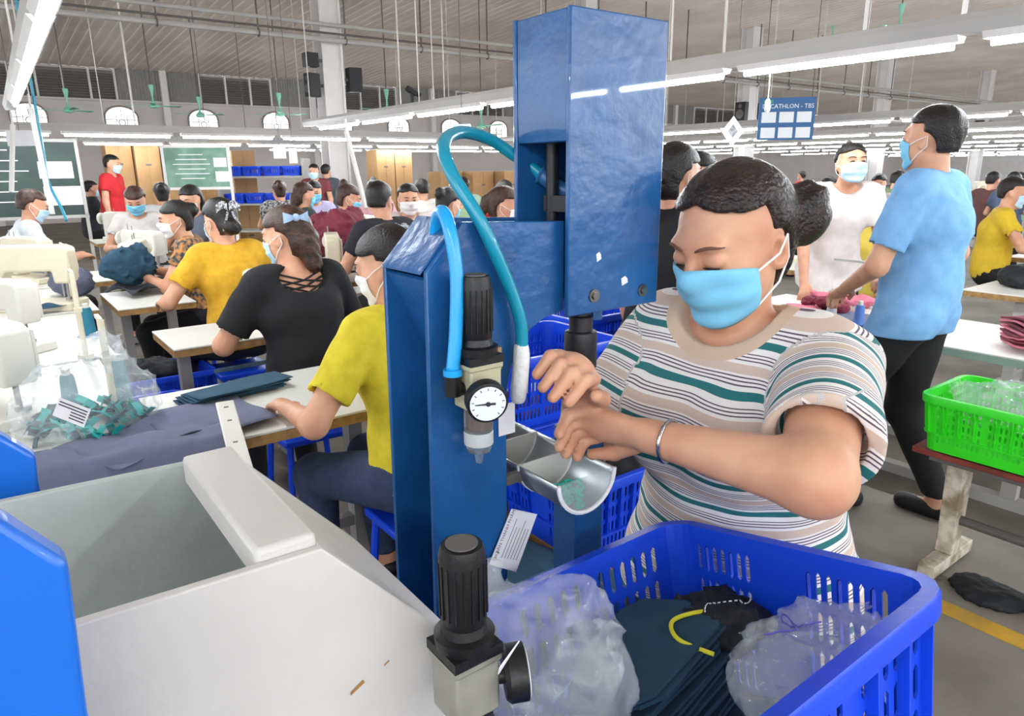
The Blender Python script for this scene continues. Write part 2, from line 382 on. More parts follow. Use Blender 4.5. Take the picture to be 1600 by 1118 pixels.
# ceiling fans
for x, y, dd in ((107, 172, 14.5), (240, 165, 15), (313, 180, 17), (438, 178, 15), (605, 172, 15), (752, 197, 15), (1300, 60, 20), (1405, 45, 13)):
    p = px(x, y, dd); zt = roof_z(p.y)
    t = thing('ceiling_fan', ('green three-bladed ceiling fan, ' + {107: 'leftmost of the fans', 240: 'second from the left', 313: 'above the third arched window', 438: 'above the fourth arched window', 605: 'right of the speaker pillar', 752: 'nearest the blue press on its left', 1300: 'behind the long lamp rail', 1405: 'at top right above the blue polo'}[x]), 'ceiling fan', p, random.random()*2)
    b = MB(); b.lathe([(.03, -.05), (.09, -.04), (.1, 0), (.06, .05), (.025, .09), (.015, .2), (.05, .36), (.055, .42), (.015, .43)], n=14); b.obj('motor', M_GREENFAN, t, smooth=True)
    b = MB(); b.cyl((0, 0, .4), (0, 0, zt-p.z-.005), .012, n=6); b.obj('rod', M_DARK, t)
    for k in range(3):
        a = 2.1*k; d = Vector((math.cos(a), math.sin(a), 0)); q = Vector((-d.y, d.x, 0))
        b = MB(); b.add([d*.09+q*.03, d*.09-q*.03, d*.6-q*.06+Vector((0, 0, .02)), d*.6+q*.06], [(0, 1, 2, 3)]); b.obj('blade', M_GREENFAN, t, thick=.008)
# thin hanging wires and white drop pipes
for x, y0, y1, dd, w, m in ((212, 0, 200, 12, .018, M_WHITE), (385, 0, 215, 13, .006, M_DARK), (320, 0, 190, 12.5, .006, M_DARK), (1130, 0, 95, 9, .02, M_WHITE), (1350, 0, 55, 6.5, .02, M_WHITE), (1505, 0, 30, 5, .02, M_WHITE), (627, 50, 180, 12, .012, M_WHITE), (678, 80, 172, 13, .01, M_WHITE), (695, 80, 170, 13, .01, M_WHITE)):
    p = px(x, y1, dd); b = MB(); b.cyl(p, (p.x, p.y, roof_z(p.y)-.006), w, n=6)
    props(b.obj('drop_pipe', m), 'thin %s drop line hanging from the roof %s' % ('white' if m is M_WHITE else 'dark', {212: 'between the left fans', 385: 'over the fourth window', 320: 'over the third window', 1130: 'right beside the top of the blue press', 1350: 'left of the man in blue', 1505: 'at the far right', 627: 'right of the pillar', 678: 'further right of the pillar', 695: 'nearest the blue press'}[x]), 'drop line')
# ------------------------------------------------------------------ people
M_SKIN = mat('skin', '#d2a083', .5, var=.12, vscale=14, sss=.12, color2='#c48c70')
M_SKIN2 = mat('skin_tan', '#c28a6b', .5, var=.12, vscale=14, sss=.12, color2='#b37a5e')
M_HAIR = mat('black_hair', '#1b1514', .38, var=.4, vscale=40, bump=.5, bscale=160, color2='#0d0a0a')
M_HAIRB = mat('brown_hair', '#4a2e22', .4, var=.5, vscale=40, bump=.5, bscale=160, color2='#21140f')
M_BROW = mat('eyebrow', '#3a2a24', .7)
M_EYE = mat('eye_dark', '#1a1210', .2)
M_EYEW = mat('eye_white', '#d9d2cc', .3)
M_MASKB = mat('mask_blue', '#7cc4e6', .7, bump=.1, bscale=300)
M_MASKL = mat('mask_light_blue', '#b9d9ee', .7, bump=.1, bscale=300)
M_MASKW = mat('mask_white', '#e6e3e4', .7, bump=.1, bscale=300)
M_MASKK = mat('mask_black', '#16161b', .7)
M_LOOP = mat('mask_loop', '#efeeee', .7)
M_NAVY = mat('trousers_black', '#141417', .8, bump=.2, bscale=200)
M_JEANS = mat('jeans', '#33415f', .8, var=.3, vscale=30, bump=.2, bscale=300)
M_SHOE = mat('shoe_black', '#151416', .5)
def cloth(key, c, c2=None): return mat('cloth_'+key, c, .85, var=.12, vscale=20, bump=.25, bscale=250, color2=c2)
def V3(*a): return np.array(a, np.float32)
def ik(S, T, l1, l2, pole):
    d = T-S; L = float(np.linalg.norm(d)); L2 = min(L, (l1+l2)*.995); d = d/max(L, 1e-6); T = S+d*L2
    a = (l1*l1-l2*l2+L2*L2)/(2*L2); hgt = math.sqrt(max(l1*l1-a*a, 0)); p = _n(pole); p = p-d*float(p@d); p = p/max(np.linalg.norm(p), 1e-6)
    return S+d*a+p*hgt, T
def head_prims(c, R, s=1.0, k=.02):
    def q(x, y, z): return c+R@(V3(x, y, z)*s)
    def E(x, y, z, rx, ry, rz, kk=k, sub=False): return Ell(q(x, y, z), V3(rx, ry, rz)*s, R, kk*s, sub)
    L = [E(0, -.012, .035, .077, .096, .083), E(0, .022, -.04, .063, .07, .078, .03), E(0, .058, -.09, .03, .026, .024, .03),
         E(-.04, .03, -.035, .03, .045, .04, .03), E(.04, .03, -.035, .03, .045, .04, .03),
         E(0, .078, .034, .05, .018, .014, .02)]
    for sx in (-1, 1):
        L += [E(sx*.031, .096, .012, .019, .012, .011, .012, True), E(sx*.031, .078, .010, .019, .014, .013, .006),
              E(sx*.077, -.012, -.008, .011, .02, .031, .008), E(sx*.082, -.006, -.006, .006, .009, .018, .006, True)]
    L += [Cap(q(0, .09, .022), q(0, .106, -.022), .008*s, .014*s, .014*s), E(-.012, .098, -.026, .011, .012, .009, .01), E(.012, .098, -.026, .011, .012, .009, .01),
          E(0, .088, -.054, .024, .012, .009, .01)]
    return L
def hair_fn(c, R, s, style, hairline=None):
    Rt = R
    ex = []
    def q(x, y, z): return c+R@(V3(x, y, z)*s)
    if style == 'bun': ex = [Ell(q(0, -.115, .05), V3(.045, .04, .045)*s, R, .015*s)]
    if style == 'bigbun': ex = [Ell(q(-.04, -.118, .005), V3(.05, .045, .05)*s, R, .02*s), Ell(q(-.055, -.13, .025), V3(.03, .03, .03)*s, R, .015*s)]
    if style == 'highbun': ex = [Ell(q(0, -.075, .115), V3(.04, .04, .04)*s, R, .015*s)]
    if style == 'pony': ex = [Ell(q(0, -.11, .03), V3(.03, .03, .035)*s, R, .02*s), Cap(q(0, -.125, .02), q(0, -.15, -.13), .034*s, .018*s, .02*s)]
    if style == 'low': ex = [Cap(q(0, -.085, -.03), q(0, -.1, -.13), .06*s, .035*s, .03*s)]
    if style == 'roll': ex = [Ell(q(0, -.10, -.055), V3(.055, .04, .045)*s, R, .02*s)]
    top = .012 if style != 'bowl' else .016
    base = Ell(c+R@(V3(0, -.014, .037)*s), V3(.077+top, .096+top, .083+top)*s, R)
    low = Ell(q(0, -.03, -.02), V3(.075, .075, .085)*s, R)
    def fn(P):
        L = (P-c)@R/s
        d = smin(base.d(P), low.d(P), .02*s)
        hl = hairline or {'short': .078, 'bowl': .05}.get(style, .068)
        x, y, z = L[:, 0], L[:, 1], L[:, 2]
        face = np.minimum(y-(.012-.25*np.abs(x)) - np.maximum(z-.02, 0)*.0, hl-z-.35*np.abs(x)*(style != 'bowl')+.25*(np.minimum(y, .09)-.09)*-1*.3)
        ear = np.maximum(.044-np.hypot(y+.008, (z+.03)*.8), np.minimum(y+.012-.2*(z+.05), -.005-z))
        nape = ((-.05 if style in ('short', 'bowl') else -.085) - z) - .25*np.maximum(-y-.05, 0)*0
        cut = np.maximum(np.maximum(face, ear), nape)*s
        d = -smin(-d, -cut, .018*s)
        d = d+.0011*s*np.sin((x*70+np.sin(z*30)*1.5)*2.2)*(y < .05)
        for e in ex:
            dd = e.d(P); d = smin(d, dd+.0025*s*np.sin(L[:, 0]*160+L[:, 2]*120), e.k)
        return d
    lo = c-.21*s; hi = c+.21*s
    return fn, lo, hi
def mask_mesh(c, R, s, fieldfn, pleat=True, wide=1.15, top=.004, bot=-.112):
    """pleated sheet wrapped over nose, cheeks and chin"""
    NU, NV = 25, 17; P = np.zeros((NV, NU, 3), np.float32); rad = np.zeros((NV, NU))
    th = np.linspace(-wide, wide, NU)
    for j in range(NV):
        v = j/(NV-1)
        z = (top*(1-v)+bot*v) - .012*(np.abs(th)/wide)**2*(1-v)*1.5 + .026*(np.abs(th)/wide)**2*v
        o = np.stack([np.zeros(NU), np.full(NU, .005), z], 1); dr = np.stack([np.sin(th), np.cos(th), 0*th], 1)
        lo = np.zeros(NU); hi = np.full(NU, .16)
        for _ in range(18):
            m = (lo+hi)/2; pts = (c+(R@((o+dr*m[:, None])*s).T).T).astype(np.float32)
            ins = fieldfn(pts) < .004*s; lo = np.where(ins, m, lo); hi = np.where(ins, hi, m)
        rad[j] = hi
    sm = rad.copy()                       # tent the cloth between nose, cheeks and chin
    for _ in range(14):
        a = sm.copy(); a[1:-1] = (sm[:-2]+sm[2:])/2; a[:, 1:-1] = (a[:, 1:-1]*2+sm[:, :-2]+sm[:, 2:])/4; sm = np.maximum(rad, a*.6+sm*.4)
    for j in range(NV):
        v = j/(NV-1)
        z = (top*(1-v)+bot*v) - .012*(np.abs(th)/wide)**2*(1-v)*1.5 + .026*(np.abs(th)/wide)**2*v
        r = sm[j] + (.0036*math.sin(v*math.pi*5)*np.cos(th/wide*1.5) if pleat else 0)
        P[j] = c+(R@((np.stack([np.sin(th)*r, .005+np.cos(th)*r, z], 1))*s).T).T
    return P
def person(name, label, loc, face, pose='stand', H=1.6, hands=(None, None), lean=0.0, side=0.0, yaw=0.0, nod=0.0, shirt=None, pants=None, hair='short', hairm=None,
           mask=None, browm=None, res=.012, sleeve=.55, girl=True, legs=True, seat=.47, skin=None, stout=1.0, feet=None, poles=(None, None), body=True, fingers=True, hem=None, eyes=True, group=None, collar=False, curl=.8, twist=(0., 0.), collarm=None, neck=1.0, handk=1.0, backopen=False, hairline=None, lids=False):
    skin = skin or M_SKIN; pants = pants or M_NAVY; hairm = hairm or M_HAIR; k = H/1.6
    rz = math.atan2(face[1], face[0])-math.pi/2
    t = thing(name, label, 'person', loc, rz, group)
    Z = V3(0, 0, 1)
    hip = V3(0, 0, (.86*k if pose == 'stand' else seat+.09))
    up = V3(math.sin(side), math.sin(lean), math.cos(lean)*math.cos(side)); up /= np.linalg.norm(up)
    fwd = V3(0, math.cos(lean), -math.sin(lean))
    belly = hip+up*.12*k; chest = hip+up*.32*k; neckb = hip+up*.49*k+fwd*.005; shw = (.165 if girl else .185)*k
    SH = [neckb+V3(sx*shw, 0, 0)-up*.055*k for sx in (-1, 1)]
    hc = neckb+up*.105*k+V3(0, .028*k, .025*k)
    Rh = rot_to(yaw, -nod, 0)
    hs = .98*k**.5
    w = stout
    prims = [Cap(hip+V3(-.06*w, 0, 0), hip+V3(.06*w, 0, 0), .105*k*w, k=.04), Cap(belly+V3(-.035*w, 0, 0), belly+V3(.035*w, 0, 0), .10*k*w, k=.06), Cap(chest+V3(-.06*w, 0, 0), chest+V3(.06*w, 0, 0), .098*k*w, k=.06), Cap(belly, chest, .105*k*w, .115*k*w, k=.06),
             Cap(SH[0]*.75+neckb*.25, SH[1]*.75+neckb*.25, .054*k, k=.06), Cap(neckb-up*.03, hc-Z*.03+V3(0, -.015, 0), .052*k, .048*k, .03)]
    if girl: prims += [Ell(chest+fwd*.085*w+V3(sx*.065, 0, .0), V3(.06, .05, .06)*w, k=.03) for sx in (-1, 1)]
    torso = prims[:5]+prims[6:]
    hp = head_prims(hc, Rh, hs)
    prims += hp
    arms = []; sleeves = []; wrists = []
    for i, sx in enumerate((-1, 1)):
        S = SH[i]; T = hands[i]
        T = S+V3(sx*.06, .03, -.50*k) if T is None else _n(T)
        pole = poles[i] if poles[i] is not None else V3(sx*.7, -.5, -.6)
        El, W = ik(S, T, .27*k, .235*k, pole)
        arms += [Cap(S, El, .047*k*w, .038*k*w, .03), Cap(El, W, .039*k*w, .025*k, .02)]
        fd = (W-El)/np.linalg.norm(W-El); kk_, k = k, k*handk
        sd = np.cross(fd, Z); sd = sd/max(np.linalg.norm(sd), 1e-3); upn = np.cross(sd, fd); tw = twist[i]; sd, upn = sd*math.cos(tw)+upn*math.sin(tw), upn*math.cos(tw)-sd*math.sin(tw)
        pc = W+fd*.045*k
        hd = [Cap(W, pc+fd*.03*k, .023*k, .03*k, .015, upn, 1.5)]
        for f in range(4 if fingers else 0):
            off = (f-1.5)*.019*k; ln = (.068, .078, .073, .058)[f]*k; b0 = W+fd*.085*k+sd*off
            m1 = b0+fd*ln*.45*math.cos(curl*.5)-upn*ln*.45*math.sin(curl*.5); m2 = m1+fd*ln*.5*math.cos(curl*1.4)-upn*ln*.5*math.sin(curl*1.4)
            hd += [Cap(b0, m1, .0095*k, .0088*k, .006), Cap(m1, m2, .0088*k, .0075*k, .004)]
        if fingers:
            inn = -sx if abs(sd[0]) < .01 else (-sx*np.sign(sd[0]))
            tb = W+fd*.03*k+sd*inn*.028*k; tm = tb+fd*.035*k+sd*inn*.02*k-upn*.01; hd += [Cap(tb, tm, .013*k, .011*k, .01), Cap(tm, tm+fd*.03*k-upn*.012*k, .0105*k, .0085*k, .005)]
        k = kk_; arms += hd; wrists.append((S, El, W, fd))
    prims += arms
    lg = []; shoes = []
    for i, sx in enumerate((-1, 1)):
        hj = hip+V3(sx*.085*w, 0, -.02)
        if pose == 'stand':
            ft = V3(sx*.1, .0, 0) if feet is None else _n(feet[i]); kn, an = ik(hj, ft+V3(0, 0, .085*k), .41*k, .39*k, V3(0, 1, 0))
        else:
            ft = V3(sx*.13, .36*k, 0) if feet is None else _n(feet[i]); kn, an = ik(hj, ft+V3(0, 0, .085*k), .41*k, .40*k, V3(0, .6, 1))
        lg += [Cap(hj, kn, .085*k*w, .058*k, .03), Cap(kn, an, .056*k, .036*k, .03)]
        shoes.append((an, ft))
        prims += [Cap(an, an-Z*.045+V3(0, -.02, 0), .035*k, .035*k, .02), Cap(an-Z*.05, an-Z*.055+V3(0, .12, 0), .035*k, .03*k, .02)]
    prims += lg
    fb = lambda P: field(prims, P)
    if body:
        V, Fq = surf(fb, *bounds(prims), res)
        link('body', np_mesh('body', V, Fq, [skin]), t)
    # shirt
    if shirt is not None:
        frac = sleeve; hemz = hip-up*.06 if hem is None else hip+up*hem
        def fs(P):
            d = field(torso, P, .019)
            if pose == 'stand': d = smin(d, field([lg[0], lg[2]], P, .034), .02)
            for (S, El, W, fd), sx in zip(wrists, (-1, 1)):
                if frac <= 1: a, e = S, S+(El-S)*frac
                else: a, e = S, El
                ds = Cap(a-(e-a)*.05, e+(e-a)/np.linalg.norm(e-a)*.05, .062*k*w, .066*k*w).d(P)
                ax = (e-a)/np.linalg.norm(e-a); ds = np.maximum(ds, (P-e)@ax)
                if frac <= 1: ds = np.maximum(ds, -Cap(e-ax*.012, e+ax*.1, .048*k*w).d(P))
                d = smin(d, ds, .03)
                if frac > 1:
                    e2 = El+(W-El)*(frac-1); d = smin(d, np.maximum(Cap(El, e2, .054*k, .042*k).d(P), (P-e2)@fd), .02)
            d = d + .004*noise3(P, 16, sum(map(ord, label)) % 50) + .0025*noise3(P, 37, 3)
            d = np.maximum(d, (hemz-P)@up)
            nk = Ell(neckb+up*.035+fwd*.035, V3(.075, .085, .06)*k*neck).d(P)
            if backopen: nk = np.minimum(nk, Ell(neckb+V3(0, -.10, -.015), V3(.105, .09, .065)*k).d(P))
            return np.maximum(d, -nk)
        lo, hi = bounds(torso+[Cap(x[0], x[1], .08) for x in wrists]+([Cap(x[1], x[2], .06) for x in wrists] if frac > 1 else []), .06)
        V, Fq = surf(fs, lo, hi, max(res*1.12, .008) if res > .005 else .005)
        Vf = V.astype(np.float32); dt = field(torso, Vf, .019); sc = (Vf-hip)@up
        for S, El, W, fd in wrists:
            ax = (El-S)/np.linalg.norm(El-S); ds = Cap(S+ax*.06, El, .066*k*w).d(Vf); tl = (Vf-S)@ax; m = (ds < dt-.006) | ((tl > .13) & (ds < .01)) | ((tl > .1) & (ds < .03) & (dt > .008)); sc = np.where(m, -((Vf-S)@ax)+.345, sc)
        fc_ = Vf[Fq].mean(1); nk_ = Ell(neckb+up*.035+fwd*.035, V3(.075, .085, .06)*k*neck).d(fc_.astype(np.float32))
        link('shirt', np_mesh('shirt', V, Fq, [shirt, collarm or shirt], (nk_ < .021) if collar else None, attrs={'sc': sc, 'nk': Ell(neckb+up*.035+fwd*.035, V3(.075, .085, .06)*k*neck).d(Vf)}), t)
    if legs:
        lp = lg+torso[:1]
        def fp(P):
            d = field(lp, P, .014)+.004*noise3(P, 14, 2)
            for an, ft in shoes: d = np.maximum(d, -(np.linalg.norm(P-(an-Z*.06), axis=1)-.085))
            return np.maximum(d, (P-(hip+up*.06))@up)
        V, Fq = surf(fp, *bounds(lp, .06), max(res*1.8, .014)); link('trousers', np_mesh('trousers', V, Fq, [pants]), t)
        for an, ft in shoes:
            b = [Cap(an-Z*.052+V3(0, -.025, 0), an-Z*.058+V3(0, .14, 0), .043*k, .036*k, .02)]
            f2 = lambda P: np.maximum(np.maximum(field(b, P), (P-(an-Z*.02))[:, 2]), -(P[:, 2]-(an[2]-.083*k)))
            V, Fq = surf(f2, *bounds(b), max(res*1.3, .01)); link('shoe', np_mesh('shoe', V, Fq, [M_SHOE]), t)
    fn, lo, hi = hair_fn(hc, Rh, hs, hair, hairline)
    V, Fq = surf(fn, lo, hi, max(res*.8, .0045)); link('hair', np_mesh('hair', V, Fq, [hairm]), t)
    fh = lambda P: field(hp, P)
    def q(x, y, z): return Vector(hc+Rh@(V3(x, y, z)*hs))
    if mask is not None:
        P = mask_mesh(hc, Rh, hs, fh); b = MB(); b.grid([[Vector(p) for p in r] for r in P]); mo = b.obj('face_mask', mask, t, smooth='all', thick=.002)
        if res < .014:
            for sx, col in ((-1, 0), (1, -1)):
                b = MB()
                ear = q(sx*.083, -.03, .012); earb = q(sx*.08, -.03, -.025)
                b.tube([Vector(P[1][col]), Vector(P[1][col]).lerp(ear, .5)+(q(sx*.012, 0, 0)-q(0, 0, 0)), ear, earb, Vector(P[-2][col]).lerp(earb, .5)+(q(sx*.01, 0, 0)-q(0, 0, 0)), Vector(P[-2][col])], .0016, 6); b.obj('ear_loop', M_LOOP, mo)
    if eyes and res < .02:
        for sx in (-1, 1):
            zz = .004 if lids else .011; rr_ = [.0008, .0013, .0015, .0013, .0008] if lids else [.0012, .003, .0036, .003, .0012]
            b = MB(); b.tube([q(sx*(.031+a*.014), .0945-abs(a)*.005-(a > 0)*abs(a)*.005, zz-.003*abs(a)) for a in (-1, -.5, 0, .5, 1)], rr_, 8); b.obj('eyelash' if lids else 'eye', M_EYE, t, smooth='all')
            b = MB(); bp = []
            for i in range(6):
                a = sx*(.14+.10*i); z = .030+.006*math.sin(i*.6)
                o = np.array([0, .005, z]); d_ = np.array([math.sin(a), math.cos(a), 0]); lo_, hi_ = 0., .16
                for _ in range(16):
                    m_ = (lo_+hi_)/2; ins = fh((hc+Rh@((o+d_*m_)*hs))[None].astype(np.float32))[0] < 0; lo_, hi_ = (m_, hi_) if ins else (lo_, m_)
                bp.append(Vector(hc+Rh@((o+d_*hi_)*hs)))
            b.tube(bp, [.0015, .0028, .003, .0028, .002, .001], 6); b.obj('eyebrow', browm or M_BROW, t, smooth='all')
    t['hc'] = list(map(float, hc))
    return t, dict(hc=hc, Rh=Rh, hs=hs, neckb=neckb, hip=hip, up=up, fwd=fwd, SH=SH, wrists=wrists, head=hp, prims=prims)
# ------------------------------------------------------------------ blue eyelet press
M_PRESS = mat('press_blue', '#1c5792', .3, var=.14, vscale=11, bump=.35, bscale=26, coat=.3, color2='#174c82')
M_CHROME = mat('worn_steel', '#8f8c88', .3, metal=1.0, var=.3, vscale=20)
M_GUN = mat('dark_die', '#3a3a3d', .45, metal=.6, var=.2, vscale=30)
M_HOSE = mat('hose_teal', '#0f8aa6', .3, coat=.3); M_HOSE2 = mat('hose_blue', '#169be0', .3, coat=.3)
M_KNOB = mat('knob_black', '#101012', .42, bump=.1, bscale=80)
M_OLIVE = mat('regulator_body', '#b5b091', .5, var=.2, vscale=30)
M_CLEAR = mat('clear_bowl', '#dfe6e6', .08, trans=.9, ior=1.3)
M_DIAL = mat('gauge_dial', '#e4e8ea', .4)
M_PAPER = mat('paper', '#e2e2e6', .85, var=.05, vscale=30)
M_INK = mat('ink', '#2c2c36', .8)
M_TAPE = mat('white_tape', '#dcdcdc', .5, bump=.4, bscale=90)
M_GREEN = mat('leaf_green', '#4f8f4a', .6)
XU, YV, ZW = Vector((1, 0, 0)), Vector((0, 1, 0)), Vector((0, 0, 1))
press = thing('eyelet_press', 'tall blue-painted eyelet press with C-shaped frame, gauge and hoses', 'press', (.58, .78, 0))
PO = Vector((-.58, -.78, 0))     # children are written in world numbers and shifted by PO
def pobj(b, name, m, par=press, **k):
    o = b.obj(name, m, par, **k)
    if par is press: o.location = PO
    return o
cpoly = [(.412, .80), (.42, 1.38), (.474, 1.437), (.64, 1.43), (.64, 1.305), (.605, 1.3), (.58, 1.287), (.56, 1.265), (.545, 1.235), (.537, 1.2), (.535, .80)]
for y in (.73, .838):
    b = MB(); b.prism(cpoly, (0, y, 0), XU, ZW, YV, .008); pobj(b, 'frame_plate', M_PRESS, bevel=.0015)
b = MB(); b.prism([(.416, 1.376), (.42, 1.384), (.472, 1.441), (.478, 1.435)], (0, .738, 0), XU, ZW, YV, .10); pobj(b, 'top_bevel_plate', M_PRESS, bevel=.001)
b = MB(); b.add([(.532, .738, .8), (.532, .838, .8), (.532, .838, 1.22), (.532, .738, 1.22)], [(0, 1, 2, 3)]); b.add([(.425, .738, 1.37), (.425, .838, 1.37), (.53, .838, 1.15), (.53, .738, 1.15)], [(0, 1, 2, 3)])
pobj(b, 'inner_web', M_PRESS, thick=.006)
b = MB(); b.box2((.395, .715, .60), (.77, .86, .80)); pobj(b, 'base_beam', M_PRESS, bevel=.004)
b = MB(); b.box2((.42, .74, .03), (.52, .84, .60)); b.box2((.35, .66, 0), (.85, .92, .03)); pobj(b, 'pedestal', M_PRESS, bevel=.004)
# head: two side plates, closed upper box, open back below
for y, nm in ((.711, 'head_side_plate'), (.824, 'head_side_plate')):
    b = MB(); b.box2((.63, y, 1.3), (.812, y+.008, 1.695)); pobj(b, nm, M_PRESS, bevel=.002)
b = MB(); b.box2((.632, .719, 1.533), (.811, .824, 1.694)); pobj(b, 'head_cover', M_PRESS, bevel=.002)
b = MB(); b.box2((.8, .719, 1.3), (.81, .824, 1.533)); b.box2((.7, .719, 1.302), (.8, .824, 1.32)); pobj(b, 'head_front', M_PRESS)
b = MB(); b.cyl((.668, .79, 1.30), (.668, .79, 1.533), .009, n=16); pobj(b, 'guide_rod', M_GUN, smooth=True)
b = MB(); b.cyl((.73, .77, 1.32), (.73, .77, 1.533), .035, n=20); b.box2((.66, .735, 1.44), (.72, .80, 1.462)); pobj(b, 'air_cylinder', M_GUN, smooth=True)
for x, z in ((.679, 1.325), (.778, 1.322)):
    b = MB(); b.cyl((x, .7115, z), (x, .7085, z), .0095, n=18); b.cyl((x, .709, z), (x, .706, z), .0055, n=6); pobj(b, 'bolt', M_CHROME)
for x, z, w in ((.684, 1.372, .008), (.735, 1.333, .012)):
    b = MB(); b.add([(x, .7107, z), (x+w, .7107, z+.004), (x+w*.9, .7107, z+.010), (x+w*.5, .7107, z+.014), (x-.002, .7107, z+.011)], [(0, 1, 2, 3, 4)]); pobj(b, 'paint_chip', M_PAPER)
b = MB(); b.lathe([(.012, 1.3), (.012, 1.285), (.018, 1.283), (.018, 1.262), (.024, 1.26), (.025, 1.252), (.025, 1.205), (.022, 1.2), (.010, 1.2), (.010, 1.165), (.007, 1.163)][::-1], (.705, .765, 0), n=24); ch = pobj(b, 'chuck', M_GUN, smooth=True)
b = MB(); b.lathe([(.009, 1.162), (.0105, 1.166), (.0105, 1.19), (.009, 1.2)], (.705, .765, 0), n=16); o = b.obj('die_tip', mat('brass', '#7a5a44', .35, metal=1.0), ch)
b = MB(); b.cyl((.735, .765, 1.275), (.735, .765, 1.3), .011, n=6); pobj(b, 'nut', M_PRESS)
b = MB(); b.box2((.682, .745, .8), (.742, .80, 1.105)); pobj(b, 'anvil_post', M_PRESS, bevel=.002)
b = MB(); b.lathe([(.02, 1.105), (.02, 1.12), (.009, 1.122), (.009, 1.14), (.006, 1.142)], (.705, .768, 0), n=18); pobj(b, 'anvil', M_CHROME, smooth=True)
# half-round tray with dividers
M_ALU = mat('aluminium_tray', '#a7aeb2', .35, metal=.85, var=.12, vscale=18)
M_ACR = mat('tray_divider', '#d8dad4', .3, trans=.25)
tr = MB(); R_, cx, cz = .053, .622, 1.083
tr.grid([[Vector((cx+R_*math.cos(a), y, cz+R_*math.sin(a))) for a in np.linspace(math.pi, 2*math.pi, 19)] for y in (.655, .93)]); tray = pobj(tr, 'tray', M_ALU, smooth='all', thick=.0025)
for k, y in enumerate((.656, .745, .835, .929)):
    b = MB(); b.prism([(cx+R_*.97*math.cos(a), cz+R_*.97*math.sin(a)) for a in np.linspace(math.pi, 2*math.pi, 17)], (0, y, 0), XU, ZW, YV, .0025); b.obj('divider', M_ACR if k else mat('tray_end', '#c4d0d2', .12, alpha=.22, spec=.8), tray)
    b = MB(); b.tube([(cx+R_*math.cos(a), y, cz+R_*math.sin(a)) for a in np.linspace(math.pi, 2*math.pi, 17)], .0032, 6); b.obj('divider_rim', M_PAPER, tray)
b = MB(); b.box2((.535, .74, 1.06), (.58, .75, 1.075)); pobj(b, 'tray_bracket', M_DARK)
M_TEAL = mat('teal_eyelet', '#2fc0b0', .35)
for i in range(44):
    y = .664+.06*random.random(); a = math.pi*1.5+random.uniform(-.75, .65); rr = R_-.004-.014*random.random()
    p = Vector((cx+rr*math.cos(a), y, cz+rr*math.sin(a)+.002))
    b = MB(); b.torus((0, 0, 0), (random.uniform(-.7, .7), random.uniform(-.9, .2), 1), .0046, .0019, 10, 5); o = b.obj('eyelet', M_TEAL, smooth='all'); o.location = p
    props(o, 'tiny teal metal eyelet lying in the front bin of the tray', 'eyelet', 'teal eyelets in the press tray')
# air regulators
def regulator(par, P, k, gdir, off, knobh=.075, bm=None):
    P = Vector(P)+off; g = Vector(gdir).normalized()
    b = MB(); b.box(P, (.046*k, .042*k, .055*k)); b.box(P+ZW*.03*k, (.05*k, .046*k, .012*k)); rg = b.obj('regulator', [bm or M_OLIVE], par, bevel=.003*k)
    b = MB(); b.box(P+ZW*.037*k, (.05*k, .047*k, .01*k)); b.lathe([(.026*k, .04*k), (.027*k, .052*k), (.021*k, .054*k), (.019*k, .062*k), (.020*k, .064*k), (.0205*k, .062*k+knobh*k*.9), (.018*k, .064*k+knobh*k)], P, n=28)
    for i in range(18):
        a = 2*math.pi*i/18; d = Vector((math.cos(a), math.sin(a), 0)); b.box(P+d*.0205*k+ZW*(.066*k+knobh*k*.42), (.0016*k, .0016*k, knobh*k*.7))
    b.obj('knob', M_KNOB, rg, smooth=True)
    b = MB(); b.cyl(P+ZW*(.0645*k+knobh*k), P+ZW*(.066*k+knobh*k), .014*k, n=20); b.obj('knob_cap', M_DARK, rg)
    gc = P+g*.034*k; b = MB(); b.cyl(P, gc, .008*k, n=10); b.lathe([(.022*k, 0), (.0255*k, .004*k), (.0255*k, .02*k), (.0225*k, .021*k)], gc, g, 32); ga = b.obj('gauge', M_KNOB, rg, smooth=True)
    fc = gc+g*.0215*k; ex = Vector((g.y, -g.x, 0)).normalized()*-1; ey = g.cross(ex); ey = ey if ey.z > 0 else -ey
    b = MB(); b.cyl(fc-g*.001*k, fc+g*.0004*k, .0222*k, n=32); b.obj('dial', M_DIAL, ga)
    b = MB(); b.tube([fc+g*.001*k-ex*.016*k, fc+g*.001*k+ex*.009*k], [.0006*k, .0016*k], 5); b.cyl(fc, fc+g*.002*k, .003*k, n=10)
    for i in range(11):
        a = -.8+i*(math.pi+1.6)/10; d = ex*math.cos(a)+ey*math.sin(a); b.tube([fc+g*.0008*k+d*.0175*k, fc+g*.0008*k+d*.0205*k], .0005*k, 4)
    b.obj('needle', M_INK, ga)
    return rg, P
rg, P = regulator(press, (.470, .70, 1.236), 1.0, (-.35, -.9, -.12), PO)
b = MB(); b.lathe([(.018, -.028), (.019, -.032), (.0185, -.075), (.015, -.088), (.006, -.093), (.004, -.105)][::-1], P, n=24); b.obj('bowl', M_CLEAR, rg, smooth=True)
b = MB(); b.lathe([(.013, -.03), (.013, -.058)][::-1], P, n=16); b.obj('filter', mat('filter_brown', '#6b4a3a', .5), rg)
b = MB(); b.lathe([(.0186, -.06), (.0191, -.061), (.0191, -.077), (.0187, -.078)][::-1], P, n=24); b.obj('bowl_print', mat('bowl_label', '#cfd3d3', .6, alpha=.75), rg)
b = MB(); b.cyl(P+Vector((-.02, 0, 0)), P+Vector((-.036, 0, .004)), .009, n=12); b.cyl(P+Vector((-.036, 0, -.006)), P+Vector((-.036, 0, .022)), .0105, n=14); b.obj('elbow_fitting', M_KNOB, rg, smooth=True)
